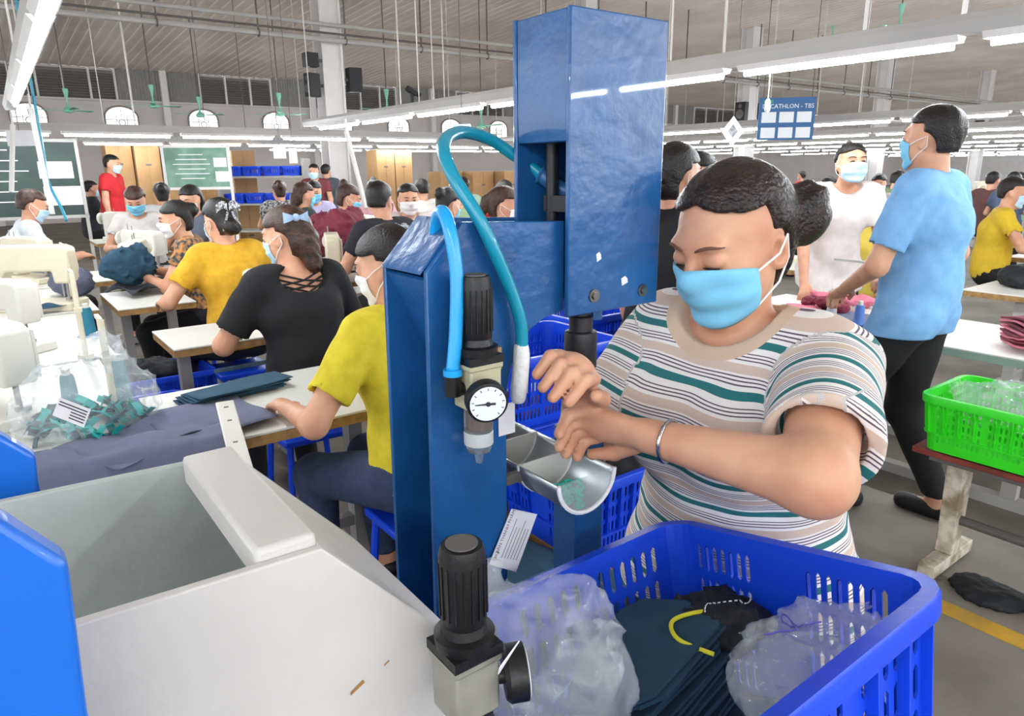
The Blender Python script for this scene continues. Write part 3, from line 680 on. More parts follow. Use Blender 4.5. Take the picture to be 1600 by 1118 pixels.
b = MB(); b.cyl(P+Vector((-.036, 0, .02)), P+Vector((-.036, 0, .028)), .012, n=16); b.obj('release_ring', M_HOSE2, rg, smooth=True)
b = MB(); b.box2((.49, .716, 1.245), (.52, .73, 1.275)); pobj(b, 'regulator_bracket', mat('cardboard', '#a5835c', .8))
def spline(pts, n=8):
    pts = [Vector(p) for p in pts]; out = []
    for i in range(len(pts)-1):
        p0, p1, p2, p3 = pts[max(i-1, 0)], pts[i], pts[i+1], pts[min(i+2, len(pts)-1)]
        for j in range(n):
            t = j/n; out.append(.5*((2*p1)+(p2-p0)*t+(2*p0-5*p1+4*p2-p3)*t*t+(3*p1-p0-3*p2+p3)*t**3))
    return out+[pts[-1]]
b = MB(); b.tube(spline([(.434, .70, 1.262), (.441, .701, 1.31), (.447, .705, 1.38), (.447, .718, 1.432), (.452, .742, 1.45), (.46, .77, 1.43), (.465, .785, 1.38)]), .0085, 14); pobj(b, 'inlet_hose', M_HOSE2, smooth='all')
hp_ = [(.549, .712, 1.262), (.549, .711, 1.30), (.533, .714, 1.352), (.495, .719, 1.434), (.478, .76, 1.497), (.495, .80, 1.533), (.547, .838, 1.548), (.60, .848, 1.54), (.64, .84, 1.517), (.668, .825, 1.495), (.682, .805, 1.478)]
b = MB(); b.tube(spline(hp_), .0085, 14); pobj(b, 'outlet_hose', M_HOSE, smooth='all')
b = MB(); b.tube(spline([(.672, .82, 1.49), (.683, .805, 1.478), (.69, .79, 1.468), (.705, .77, 1.465)], 4), .012, 14); b.torus((.672, .82, 1.49), (-.6, .8, .55), .0115, .003, 16, 6); pobj(b, 'elbow_fitting', mat('fitting_blue', '#2b5d8f', .35), smooth=True)
b = MB(); b.tube(spline([(.55, .713, 1.275), (.549, .711, 1.255), (.546, .712, 1.22), (.548, .718, 1.195)], 4), [.009, .0098, .0105, .011, .0112, .0112, .0115, .0115, .0118, .0115, .011, .0105, .0095], 14); pobj(b, 'hose_tape', M_TAPE, smooth='all')
# stuck-on papers
def paper_on(par, TL, TR, BL, BR, name, off, nrm):
    n_ = Vector(nrm)*.0012; b = MB(); q = [Vector(p)+off+n_ for p in (TL, TR, BR, BL)]; b.add(q, [(0, 1, 2, 3)]); return b.obj(name, M_PAPER, par, thick=.0006), q
pp, q = paper_on(press, (.541, .7275, 1.031), (.588, .7275, 1.007), (.5, .7275, .957), (.548, .7275, .926), 'instruction_sheet', PO, (0, -1, 0))
ex = (q[0]-q[3]).normalized(); ey = (q[0]-q[1]).normalized()
for i, (s, sz, dx, dy) in enumerate((('BẢN THÀNH PHẨM ...', .0075, .018, -.016), ('TBS', .0065, .006, -.012))):
    o = text_mesh('print', s, sz, M_INK if i == 0 else mat('ink_dark', '#20242c', .8), pp, q[3]+ex*dx+ey*(.0+(-.008 if i == 0 else -.008))+Vector((0, -.0006, 0)), ex, ey)
b = MB()
for i in range(6): b.add([q[3]+ex*.012+ey*(-.017-.006*i)+Vector((0, -.0005, 0)), q[3]+ex*(.06+.012*(i % 3 == 0))+ey*(-.017-.006*i)+Vector((0, -.0005, 0)), q[3]+ex*(.06+.012*(i % 3 == 0))+ey*(-.018-.006*i)+Vector((0, -.0005, 0)), q[3]+ex*.012+ey*(-.018-.006*i)+Vector((0, -.0005, 0))], [(0, 1, 2, 3)])
b.obj('print_lines', M_INK, pp)
b = MB(); b.add([q[3]+ex*.017+ey*-.008+Vector((0, -.0006, 0)), q[3]+ex*.021+ey*-.005+Vector((0, -.0006, 0)), q[3]+ex*.0185+ey*-.011+Vector((0, -.0006, 0))], [(0, 1, 2)]); b.obj('logo_mark', M_GREEN, pp)
p2, _ = paper_on(press, (.522, .7295, 1.19), (.55, .7295, 1.19), (.522, .7295, 1.145), (.55, .7295, 1.145), 'small_label', PO, (0, -1, 0))
# ------------------------------------------------------------------ grey cabinet with its own regulator, and a blue frame beside it
M_GREY = mat('cabinet_grey', '#c8c4c0', .45, var=.05, vscale=12, bump=.12, bscale=50)
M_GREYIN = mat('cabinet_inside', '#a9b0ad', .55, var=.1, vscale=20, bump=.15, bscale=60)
ZT = 1.25
cab = thing('grey_press_cabinet', 'pale grey steel press cabinet with open top in the left foreground', 'cabinet', (.06, .53, 0))
CO = Vector((-.06, -.53, 0))
def kz(x, y): return pz(x, y, ZT)
yf, yb = .438, .655
f_c = kz(500, 853); dxy = FW  # front plate corners on the plane y = yf
def onY(x, y, Y):
    d = FW + RV*((x-800)/F_PX) + UV*((559-y)/F_PX); return Vector((0, 0, CAM_H))+d*(Y/d.y)
s1 = onY(725, 1002, yf); xr = s1.x; c1 = onY(500, 853, yf); c0 = onY(400, 866, yf)
front = [(-.16, .62), (-.16, c0.z), (c1.x, c1.z), (xr, s1.z), (xr, .62)]
b = MB(); b.prism(front, (0, yf-.004, 0), XU, ZW, YV, .008); o = b.obj('front_plate', M_GREY, cab, bevel=.0015); o.location = CO
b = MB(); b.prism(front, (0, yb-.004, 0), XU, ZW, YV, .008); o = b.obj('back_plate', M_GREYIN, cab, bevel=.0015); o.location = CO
b = MB(); b.box2((c0.x, yf+.004, c0.z-.028), (c1.x, yb-.004, c0.z)); o = b.obj('top_bar', M_GREY, cab, bevel=.004); o.location = CO
b = MB(); b.prism([(c1.x, c1.z), (xr, s1.z), (xr-.006, s1.z-.002), (c1.x-.004, c1.z-.006)], (0, yf+.004, 0), XU, ZW, YV, yb-yf-.008); o = b.obj('sloped_cover', M_GREY, cab, bevel=.001); o.location = CO
b = MB(); b.box2((xr-.008, yf+.004, .62), (xr, yb-.004, s1.z)); o = b.obj('side_plate', M_GREY, cab); o.location = CO
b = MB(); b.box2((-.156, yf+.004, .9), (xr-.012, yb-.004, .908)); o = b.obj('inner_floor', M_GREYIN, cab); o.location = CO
b = MB(); b.box2((-.16, yf, .0), (xr, yb, .62)); o = b.obj('stand', M_GREY, cab); o.location = CO
M_RUST = mat('rust_mark', '#9b6d3a', .8)
for x, y, w in ((548, 1086, .012), (600, 1040, .005)):
    p = onY(x, y, yf-.0043)+CO; b = MB(); b.add([p+Vector((0, -.0004, 0)), p+Vector((w, -.0004, w*.5)), p+Vector((w*.9, -.0004, w*.75)), p+Vector((0, -.0004, w*.25))], [(0, 1, 2, 3)]); b.obj('rust_scratch', M_RUST, cab)
gp = px(728, 1062, .55); rg2, P2 = regulator(cab, (gp.x, gp.y, gp.z), .88, (.85, -.45, .05), CO, .072, mat('regulator_grey', '#8d8b80', .5, var=.2, vscale=30))
b = MB(); b.cyl(P2+Vector((0, -.01, -.03)), P2+Vector((.0, -.03, -.06)), .016, n=16); b.cyl(P2+Vector((0, -.03, -.06)), P2+Vector((.0, -.03, -.12)), .017, n=16); b.obj('lower_fitting', M_KNOB, rg2, smooth=True)
b = MB(); b.add([P2+Vector((.008, -.035, .03)), P2+Vector((.032, -.028, .038)), P2+Vector((.034, -.022, .03)), P2+Vector((.01, -.03, .02))], [(0, 1, 2, 3)]); b.obj('paper_tag', M_PAPER, rg2, thick=.001)
M_BLUEP = mat('guard_blue', '#1268cf', .35, var=.06, vscale=10, coat=.2)
bf = thing('blue_press_frame', 'bright blue steel frame plates at the left edge beside the grey cabinet', 'press frame', (-.2, .5, 0)); BO = Vector((.2, -.5, 0))
for (pts_, Y, nm) in ((((0, 812), (105, 868), (138, 1118)), .36, 'front_guard'), (((0, 680), (55, 706), (60, 752)), .72, 'back_guard')):
    A_, B_, C_ = (onY(x, y, Y) for x, y in pts_)
    b = MB(); b.prism([(A_.x-.12, .7), (A_.x-.12, A_.z+.03), (A_.x, A_.z), (B_.x-.004, B_.z+.001), (B_.x, B_.z-.004), (C_.x, C_.z), (C_.x+.01, .7)], (0, Y, 0), XU, ZW, YV, .02); o = b.obj(nm, M_BLUEP, bf, bevel=.004, seg=3); o.location = BO
b = MB(); b.box2((-.36, .36, .0), (-.19, .74, .7)); o = b.obj('stand', M_BLUEP, bf); o.location = BO
# ------------------------------------------------------------------ crates
M_CRATE = mat('crate_blue', '#1546d6', .35, var=.08, vscale=6, bump=.06, bscale=60, spec=.4)
M_CRATEG = mat('crate_green', '#2fd21f', .4, var=.08, vscale=8)
def crate_mesh(L, W, Hh, zones_l, zones_w, rows, rc=.035, taper=.93, round_=True):
    """rounded box wall with real slots; zones: (from, to, count) along a side measured from its middle"""
    b = MB(); per = []      # (s position, point, kind)
    def side(A, B, zones, ln):
        out = [(-ln/2, 0)]
        for z0, z1, n in zones:
            w = (z1-z0)/n
            for i in range(n): out += [(z0+i*w+w*.28, 1), (z0+i*w+w*.78, 0)]
        out += [(ln/2, 0)]
        return [(A.lerp(B, (s+ln/2)/ln), k) for s, k in out]
    l, w = L/2-rc, W/2-rc; ring = []
    cs = [Vector((l, -w, 0)), Vector((l, w, 0)), Vector((-l, w, 0)), Vector((-l, -w, 0))]
    sides = [(Vector((-l, -W/2, 0)), Vector((l, -W/2, 0)), zones_l, 2*l), (Vector((L/2, -w, 0)), Vector((L/2, w, 0)), zones_w, 2*w), (Vector((l, W/2, 0)), Vector((-l, W/2, 0)), zones_l, 2*l), (Vector((-L/2, w, 0)), Vector((-L/2, -w, 0)), zones_w, 2*w)]
    for i, (A, B, zn, ln) in enumerate(sides):
        ring += side(A, B, zn, ln); a0 = -math.pi/2+i*math.pi/2
        ring += [(cs[i]+Vector((math.cos(a0+t), math.sin(a0+t), 0))*rc, 0) for t in (.4, .8, 1.17)]
    zs = [0]
    for r0, r1 in rows: e = min(.006, (r1-r0)*.2); zs += [r0, r0+e, r1-e, r1]
    zs += [Hh]
    def P(i, z): p = ring[i % len(ring)][0]; f = taper+(1-taper)*z/Hh; return Vector((p.x*f, p.y*f, z))
    n = len(ring)
    for i in range(n):
        slot = ring[i][1] == 1
        for j in range(len(zs)-1):
            z0, z1 = zs[j], zs[j+1]; inrow = slot and j > 0 and j < len(zs)-2 and (j-1) % 4 != 3
            a, c, d, e = P(i, z0), P(i+1, z0), P(i+1, z1), P(i, z1)
            if not inrow: b.add([a, c, d, e], [(0, 1, 2, 3)]); continue
            q = (j-1) % 4
            if q == 0: m = (a+c)/2; b.add([a, m, e], [(0, 1, 2)]); b.add([m, c, d], [(0, 1, 2)])
            if q == 2: m = (e+d)/2; b.add([a, m, e], [(0, 1, 2)]); b.add([c, d, m], [(0, 1, 2)])
    fl = [P(i, 0) for i in range(n)]; b.add(fl, [tuple(range(n))])
    r = MB(); prof = [(0, Hh), (.016, Hh), (.018, Hh-.004), (.018, Hh-.028), (.014, Hh-.028), (.014, Hh-.006), (0, Hh-.006)]
    def O(i, o, z): p = ring[i % n][0]; f = taper+(1-taper)*z/Hh; c = Vector((max(-l, min(l, p.x)), max(-w, min(w, p.y)), 0)); d = (p-c).normalized(); return Vector((p.x*f, p.y*f, z))+d*o
    idx = [i for i in range(n) if ring[i][1] == 0]
    m = len(idx)
    r.add([O(i, o, z) for i in idx for o, z in prof], [(a*7+k, ((a+1) % m)*7+k, ((a+1) % m)*7+(k+1) % 7, a*7+(k+1) % 7) for a in range(m) for k in range(7)])
    k = MB()      # outer ribs under the rim
    for i in idx[::3]:
        p0 = O(i, 0, Hh-.03); p1 = O(i, .014, Hh-.03); p2 = O(i, .012, Hh*.35); p3 = O(i, 0, Hh*.3); t_ = Vector((-(p1-p0).y, (p1-p0).x, 0)).normalized()*.0015
        k.add([p0-t_, p1-t_, p2-t_, p3-t_, p0+t_, p1+t_, p2+t_, p3+t_], [(0, 1, 2, 3), (4, 7, 6, 5), (0, 4, 5, 1), (1, 5, 6, 2), (2, 6, 7, 3)])
    band = MB(); band.add([O(i, o, z) for i in idx for o, z in ((.0, Hh*.33), (.012, Hh*.33), (.012, Hh*.3), (0, Hh*.3))], [(a*4+q, ((a+1) % m)*4+q, ((a+1) % m)*4+(q+1) % 4, a*4+(q+1) % 4) for a in range(m) for q in range(4)])
    return b, r, k, band
def crate(label, loc, rz=0, L=.58, W=.38, Hh=.24, m=None, zl=None, zw=None, rows=None, group=None, tilt=0.0, name='plastic_crate'):
    m = m or M_CRATE
    zl = zl or [(-L*.43, -L*.16, 9), (-L*.13, L*.13, 9), (L*.16, L*.43, 9)]; zw = zw or [(-W*.38, -W*.1, 6), (W*.1, W*.38, 6)]
    rows = rows or [(Hh*.12+i*Hh*.19, Hh*.12+i*Hh*.19+Hh*.15) for i in range(4)]
    t = thing(name, label, 'crate', loc, rz, group); t.rotation_euler = (tilt, 0, rz)
    b, r, k, bd = crate_mesh(L, W, Hh, zl, zw, rows)
    b.obj('slotted_wall', m, t, thick=.003); r.obj('rim', m, t, smooth=True); k.obj('rib', m, t)['kind'] = 'stuff'; bd.obj('band', m, t)
    return t
# the big crate under the operator's hands: tilted towards the press
cr_t = math.atan2(.083, .372)*-1
crate('big bright blue slotted crate in the foreground holding cut fabric pieces', (.54, .405, .757), 0, .52, .385, .25, tilt=cr_t, zl=[(-.22, -.085, 6), (-.06, .06, 5), (.085, .22, 6)], zw=[(-.145, -.03, 8), (.05, .165, 8)], rows=[(.028+i*.052, .028+i*.052+.042) for i in range(4)])
M_WOOD = mat('wood', '#9a7650', .7, var=.3, vscale=14); M_TABLE = mat('table_white', '#d9d8d2', .4, var=.05, vscale=6)
t = thing('support_table', 'low wooden support under the big blue crate in front', 'table', (.57, .40, 0))
b = MB(); b.box((0, 0, .685), (.50, .36, .03)); b.obj('table_top', M_WOOD, t)
for sx in (-1, 1):
    for sy in (-1, 1): b = MB(); b.box((sx*.22, sy*.15, .335), (.04, .04, .67)); b.obj('leg', M_WOOD, t)
b = MB(); b.box((.0, -.14, .73), (.4, .04, .06)); b.obj('riser_block', M_WOOD, t)
def lump(name, label, cat, c, r, m, M=None, amp=.02, fr=18, res=.006, flat=None, thin=False, seed=0., extra=None):
    E0 = Ell((0, 0, 0), r)
    def fn(P):
        d = E0.d(P)
        if extra: d = smin(d, field(extra, P), .02)
        d = d+amp*noise3(P, fr*1.3, seed)+amp*.9*np.abs(noise3(P, fr*3., seed+4))+amp*.5*np.abs(noise3(P, fr*6.5, seed+9))-amp*.4
        if flat is not None: d = np.maximum(d, flat-P[:, 2])
        return d
    mx = np.array(r)*1.3+.02
    if extra:
        lo, hi = bounds(extra, .03); lo = np.minimum(lo, -mx); hi = np.maximum(hi, mx)
    else: lo, hi = -mx, mx
    V, Fq = surf(fn, lo, hi, res); o = link(name, np_mesh(name, V, Fq, m))
    o.matrix_world = (M or Matrix()) @ Matrix.Translation(c)
    return props(o, label, cat)
# contents of the crate: everything is placed in the crate's own tilted frame
CM = Matrix.Translation((.50, .405, .757)) @ Matrix.Rotation(cr_t, 4, 'X')
M_NAVYF = mat('navy_fabric', '#22435a', .9, var=.15, vscale=25, bump=.2, bscale=300)
def inc(o, x, y, z, rz=0): o.matrix_world = CM @ Matrix.Translation((x, y, z)) @ Matrix.Rotation(rz, 4, 'Z'); return o
pet = [(-.12, -.045), (-.09, -.062), (.08, -.068), (.115, -.05), (.125, 0), (.11, .055), (.07, .068), (-.06, .06), (-.105, .035), (-.125, -.005)]
ptm = MB(); ptm.prism(pet, (0, 0, 0), XU, YV, ZW, .0045); pme = ptm.mesh('fabric_piece', M_NAVYF)
for i in range(18):
    o = link('fabric_piece', pme); inc(o, .07+.012*math.sin(i*1.3)+(.0 if i > 8 else .006), .055+.008*math.cos(i*2.1), .075+i*.0066, .25+.05*math.sin(i*.9))
    props(o, 'thick navy cut piece in the neat stack, %s' % ('topmost of the stack' if i == 17 else 'layer %s below the top' % ('one two three four five six seven eight nine ten eleven twelve thirteen fourteen fifteen sixteen seventeen'.split()[16-i])), 'fabric piece', 'stacked navy pieces in the big crate')
for i in range(7):
    o = link('fabric_piece', pme); inc(o, -.085+.004*i, .02+.004*(i % 3), .065+.0075*i, 1.9+.22*i)
    o.scale = (.9, .9, 1); props(o, 'navy cut piece fanned out left of the neat stack, %s from the bottom' % 'first second third fourth fifth sixth seventh'.split()[i], 'fabric piece', 'loose navy pieces in the big crate')
o = lump('fabric_heap', 'heap of dark navy fabric filling the bottom of the big crate', 'fabric', (.04, 0, .035), (.225, .16, .05), M_NAVYF, CM, .008, 14, .01, flat=-.03)
# black pouch with stitching, yellow cord, cable ties, plastic bags
M_BAG = mat('clear_plastic', '#e6edf2', .14, trans=.0, alpha=.22, bump=.25, bscale=40, spec=.9, coat=.5)
M_BLACKF = mat('black_fabric', '#14181d', .75, bump=.2, bscale=200, var=.2, vscale=30)
pouch = lump('fabric_pouch', 'black stitched fabric pouch tossed on the right of the crate', 'pouch', (.215, .05, .165), (.075, .065, .035), M_BLACKF, CM, .018, 22, .005)
def drape(o, pts, off=.001):
    V = np.array([v.co[:] for v in o.data.vertices]); out = []
    for x, y in pts:
        m = np.hypot(V[:, 0]-x, V[:, 1]-y) < .012; out.append(Vector((x, y, (V[m, 2].max() if m.any() else 0)+off)))
    return out
b = MB()
for i in range(16):
    b.tube(drape(pouch, [(-.05+.006*i, -.02+.012*math.sin(i*.4)), (-.0467+.006*i, -.02+.012*math.sin((i+.5)*.4))]), .0009, 4)
o = b.obj('stitching', M_PAPER, pouch)
b = MB(); b.tube(spline([(.075, -.05, .0), (.06, -.01, .012), (.085, .02, .016), (.13, .015, .012), (.16, .0, .004)]), .0028, 8); o = b.obj('yellow_cord', mat('yellow_cord', '#d9d32e', .5)); inc(o, .04, .03, .182); props(o, 'loop of bright yellow cord beside the black pouch', 'cord')
for i in range(4):
    b = MB(); b.box((0, 0, 0), (.09, .004, .0016)); o = b.obj('cable_tie', mat('tie_teal', '#27b0cf', .4)); inc(o, .02+.035*i, .14-.012*i, .13+.006*i, .3+.5*i); props(o, 'thin turquoise plastic strip behind the fabric stack, %s from the left' % 'first second third fourth'.split()[i], 'plastic strip', 'turquoise strips in the crate')
o = lump('plastic_bag', 'crumpled clear plastic bag with blue pen mark at the front of the crate', 'plastic bag', (.17, -.10, .19), (.12, .06, .04), M_BAG, CM, .02, 20, .006)
b = MB(); b.tube(drape(o, [(p_.x, p_.y) for p_ in spline([(-.05, .01, 0), (-.02, -.01, 0), (.0, .02, 0), (.02, .03, 0), (.01, .0, 0), (.03, -.01, 0)], 4)]), .0012, 5); b.obj('pen_mark', mat('pen_violet', '#5b4fb0', .6), o)
lump('plastic_bag', 'clear plastic bag bulging over the left rim beside the black gauge', 'plastic bag', px(862, 1045, .70), (.085, .085, .105), M_BAG, None, .016, 15, .006, extra=[Cap((-.02, .03, .05), (-.03, .05, .09), .04, .02, k=.03)])
# ------------------------------------------------------------------ the operator
M_STRIPE = bpy.data.materials.new('striped_shirt'); M_STRIPE.use_nodes = True
nt = M_STRIPE.node_tree; bs = nt.nodes['Principled BSDF']; bs.inputs['Roughness'].default_value = .85
at = nt.nodes.new('ShaderNodeAttribute'); at.attribute_name = 'sc'
mm = nt.nodes.new('ShaderNodeMath'); mm.operation = 'MULTIPLY'; mm.inputs[1].default_value = 1/.064; fr_ = nt.nodes.new('ShaderNodeMath'); fr_.operation = 'FRACT'
cr = nt.nodes.new('ShaderNodeValToRGB'); cr.color_ramp.interpolation = 'CONSTANT'
stops = [(0, '#1d6a6d'), (.15, '#e3dfde'), (.23, '#5d4f5c'), (.255, '#e3dfde'), (.30, '#5d4f5c'), (.325, '#e3dfde'), (.37, '#5d4f5c'), (.395, '#e3dfde'), (.44, '#c9b4a6'), (.64, '#e3dfde'), (.71, '#5d4f5c'), (.735, '#e3dfde'), (.78, '#5d4f5c'), (.805, '#e3dfde'), (.85, '#5d4f5c'), (.875, '#e3dfde')]
el = cr.color_ramp.elements
while len(el) < len(stops): el.new(.5)
for e, (p_, c_) in zip(el, stops): e.position = p_; e.color = (*rgb(c_), 1)
nt.links.new(at.outputs['Fac'], mm.inputs[0]); nt.links.new(mm.outputs[0], fr_.inputs[0]); nt.links.new(fr_.outputs[0], cr.inputs['Fac']); 
an_ = nt.nodes.new('ShaderNodeAttribute'); an_.attribute_name = 'nk'; lt = nt.nodes.new('ShaderNodeMath'); lt.operation = 'LESS_THAN'; lt.inputs[1].default_value = .024
mx = nt.nodes.new('ShaderNodeMix'); mx.data_type = 'RGBA'; nt.links.new(an_.outputs['Fac'], lt.inputs[0]); nt.links.new(lt.outputs[0], mx.inputs[0]); nt.links.new(cr.outputs['Color'], mx.inputs[6]); mx.inputs[7].default_value = (*rgb('#c8ae98'), 1); nt.links.new(mx.outputs[2], bs.inputs['Base Color'])
op, I = person('person', 'woman in striped tee and blue mask working at the blue press', (1.0, .655, 0), (-1, 0), 'stand', 1.5, hands=((-.05, .31, 1.142), (.075, .33, 1.175)), lean=.1, yaw=-.05, nod=.34, shirt=M_STRIPE, hair='bigbun', hairm=mat('dark_brown_hair', '#2b1d1a', .35, var=.5, vscale=50, bump=.6, bscale=150, color2='#120c0b'), mask=M_MASKB, res=.0042, sleeve=.72, stout=1.2, poles=((-1, -.35, .05), (.6, -.3, -1)), curl=1.25, twist=(-1.0, .6), neck=1.2, handk=1.13, hairline=.088, lids=True, browm=mat('soft_brow', '#6b4a3c', .8))
S, El, W, fd = I['wrists'][0]
b = MB(); b.torus(W-fd*.028, fd, .0285, .003, 28, 8); o = b.obj('bracelet', mat('silver', '#c9c9cc', .15, metal=1.0), op, smooth='all')
# ------------------------------------------------------------------ sewing lines on the left
M_CREAM = mat('machine_cream', '#e0d8bf', .35, var=.06, vscale=9, coat=.2)
M_MWHITE = mat('machine_white', '#dcdad2', .35, var=.06, vscale=9, coat=.2)
M_EDGE = mat('table_wood_edge', '#a9824f', .7, var=.4, vscale=30)
M_METAL = mat('bare_metal', '#9a9a98', .3, metal=.9)
M_TEALT = mat('teal_thread', '#1f6f86', .7, bump=.3, bscale=250)
M_GREYV = mat('grey_violet_fabric', '#666a82', .9, bump=.15, bscale=250, var=.1, vscale=20)
M_TEALF = mat('dark_teal_fabric', '#2b4d63', .9, bump=.15, bscale=250, var=.15, vscale=20)
M_BURG = mat('burgundy_fabric', '#7c2b41', .75, bump=.2, bscale=120, var=.2, vscale=14)
M_PINK = mat('pink_fabric', '#d9788c', .8, bump=.2, bscale=150, var=.15, vscale=20)
def table(label, x0, x1, y0, y1, z=.75, group=None, m=None, edge=None, legs=True, name='sewing_table', legm=None):
    t = thing(name, label, 'table', ((x0+x1)/2, (y0+y1)/2, 0), 0, group); hx, hy = (x1-x0)/2, (y1-y0)/2
    b = MB(); b.box((0, 0, z-.004), (2*hx, 2*hy, .008)); b.obj('table_top', m or M_TABLE, t, bevel=.002)
    b = MB(); b.box((0, 0, z-.024), (2*hx-.004, 2*hy-.004, .032)); b.obj('table_edge', edge or M_EDGE, t)
    if legs:
        for sx in (-1, 1):
            b = MB(); b.box((sx*(hx-.08), 0, z*.5-.02), (.05, .06, z-.04)); b.box((sx*(hx-.08), 0, .025), (.06, 2*hy*.85, .05)); b.obj('leg', legm or M_STEEL, t)
        b = MB(); b.box((0, 0, .22), (2*hx-.16, .04, .04)); b.obj('stretcher', legm or M_STEEL, t)
    return t
def machine_proto(name='sewing_machine', m=None, s=1.0):
    """industrial sewing machine: x runs from the needle head (-) to the handwheel (+)"""
    m = m or M_CREAM; t = thing(name, None, None)
    b = MB(); b.box((0, 0, .02), (.48, .18, .04)); b.obj('bed', m, t, bevel=.006)
    b = MB(); b.prism([(-.24, .20), (-.235, .30), (-.20, .315), (.20, .315), (.235, .29), (.24, .04), (.10, .04), (.085, .16), (.06, .19), (-.15, .19), (-.155, .13), (-.225, .13)], (0, -.05, 0), XU, ZW, YV, .10); b.obj('arm', m, t, bevel=.012, seg=3)
    b = MB(); b.box((-.19, -.056, .22), (.07, .012, .15)); b.obj('face_plate', M_MWHITE, t, bevel=.003)
    b = MB(); b.cyl((.24, 0, .24), (.265, 0, .24), .03, n=18); b.cyl((.265, 0, .24), (.295, 0, .24), .065, n=28); b.cyl((.295, 0, .24), (.30, 0, .24), .03, n=18); b.obj('handwheel', M_MWHITE, t, bevel=.004)
    b = MB(); b.cyl((-.19, 0, .13), (-.19, 0, .05), .006, n=8); b.box((-.19, -.006, .05), (.02, .04, .012)); b.cyl((-.17, 0, .13), (-.17, 0, .06), .005, n=8); b.obj('needle_bar', M_METAL, t)
    b = MB(); b.cyl((-.1, -.052, .26), (-.1, -.07, .26), .014, n=14); b.cyl((-.04, -.052, .24), (-.04, -.066, .24), .01, n=12); b.obj('tension_dial', M_METAL, t)
    b = MB(); b.cyl((.16, .02, .315), (.16, .02, .36), .004, n=6); b.obj('thread_pin', M_METAL, t)
    b = MB(); b.cyl((.1, .02, .315), (.1, .02, .35), .004, n=6); b.obj('thread_pin', M_METAL, t)
    b = MB(); b.box((.17, -.051, .12), (.05, .003, .03)); b.obj('name_plate', mat('plate_grey', '#8d93a0', .5), t)
    return t
proto = machine_proto()
proto2 = machine_proto(m=M_MWHITE)
_used = {}
def machine(label, loc, rz, p=None, group=None, sc=1.0):
    p = p or proto
    if p.name in _used: c = copy_tree(p)
    else: c = p; _used[p.name] = 1
    c.location = loc; c.rotation_euler = (0, 0, rz); c.scale = (sc, sc, sc); props(c, label, 'sewing machine', group); return c
def stool(label, loc, m, h=.46, group=None):
    t = thing('stool', label, 'stool', loc, 0, group)
    b = MB(); b.box((0, 0, h-.015), (.30, .30, .03)); b.obj('seat', m, t, bevel=.008)
    for sx in (-1, 1):
        for sy in (-1, 1): b = MB(); b.cyl((sx*.15, sy*.15, 0), (sx*.12, sy*.12, h-.03), .014, n=8); b.obj('leg', m, t)
def spool(label, loc, m, h=.11, r=.03, base=None, group=None):
    t = thing('thread_cone', label, 'thread cone', loc, 0, group)
    b = MB(); b.lathe([(r, 0), (r, .006), (r*.9, .01), (r*.72, h*.9), (r*.6, h)], n=18); b.obj('thread', m, t, smooth=True)
    b = MB(); b.lathe([(r*.45, h), (r*.4, h+.02)], n=12); b.obj('cone_tip', M_MWHITE, t)
    if base: b = MB(); b.lathe([(r*1.7, -.006), (r*1.7, -.001), (r*1.2, 0)], n=20); b.obj('spool_base', base, t)
def stand_post(label, loc, h, m=None):
    t = thing('thread_stand', label, 'thread stand', loc)
    b = MB(); b.cyl((0, 0, 0), (0, 0, h), .011, n=10); b.cyl((0, 0, 0), (0, 0, .02), .03, n=14); b.obj('post', m or M_CREAM, t, smooth=True)
    b = MB(); b.cyl((0, 0, h*.55), (0, 0, h*.6), .016, n=10); b.box((0, .04, h), (.012, .10, .012)); b.obj('guide_arm', m or M_CREAM, t)
def sheet(name, label, cat, c, sx, sy, m, rz=0, amp=.012, f=9., thick=.0015, group=None, seed=0., drop=None, n=16):
    P = []
    for i in range(n+1):
        row = []
        for j in range(n+1):
            x = (i/n-.5)*sx; y = (j/n-.5)*sy; z = amp*(1+math.sin(x*f*2+seed)*math.cos(y*f*1.7+seed*2))
            if drop: z -= max(0, -y-sy*.5+drop)*2.2
            row.append((x, y, z))
        P.append(row)
    b = MB(); b.grid(P); o = b.obj(name, m, smooth='all', thick=thick); o.location = c; o.rotation_euler = (0, 0, rz); return props(o, label, cat, group)
# line 1: tables in front of each seated worker
table('white sewing table in front of the woman in the bright yellow tee', .34, 1.06, 2.0, 2.6)
table('white sewing table in front of the woman with the black strappy top', .59, 1.25, 3.25, 3.72)
table('white sewing table in front of the woman with the striped hair ribbon', .55, .97, 4.45, 5.15)
table('white sewing table under the flower-shirt woman\'s work', .6, 1.3, 5.75, 6.4)
for k, (y0, y1) in enumerate(((2.15, 3.28), (3.32, 4.5), (4.54, 5.6), (5.65, 6.25))):
    table('long white sewing table at the left edge, %s from the camera' % 'first second third fourth'.split()[k], -.4, (.31, .38, .47, .45)[k], y0, y1)
machine('big cream sewing machine seen from behind on the third left table', (.16, 4.8, .75), 2.6, sc=1.15)
machine('white sewing machine half cut by the left edge on the second left table', (-.02, 3.75, .75), 2.2, proto2)
machine('grey-white sewing machine at the lower left edge behind the bag', (-.05, 2.72, .75), 1.9, proto2)
machine('cream sewing machine in front of the woman in the flower shirt', (.82, 5.4, .75), 1.2, sc=.95)
machine('cream sewing machine right of the woman with the black strappy top', (1.2, 3.6, .75), .5, sc=.9)
machine('cream sewing machine beside the woman at the far left edge', (.25, 6.1, .75), 2.0)
machine('white sewing machine behind the striped hair ribbon', (1.0, 6.1, .75), 1.9, proto2)
stand_post('cream thread stand post rising through the clear bag', pz(180, 640, .75), .30)
stand_post('cream thread stand post with teal cone beside it', pz(135, 560, .75), .36)
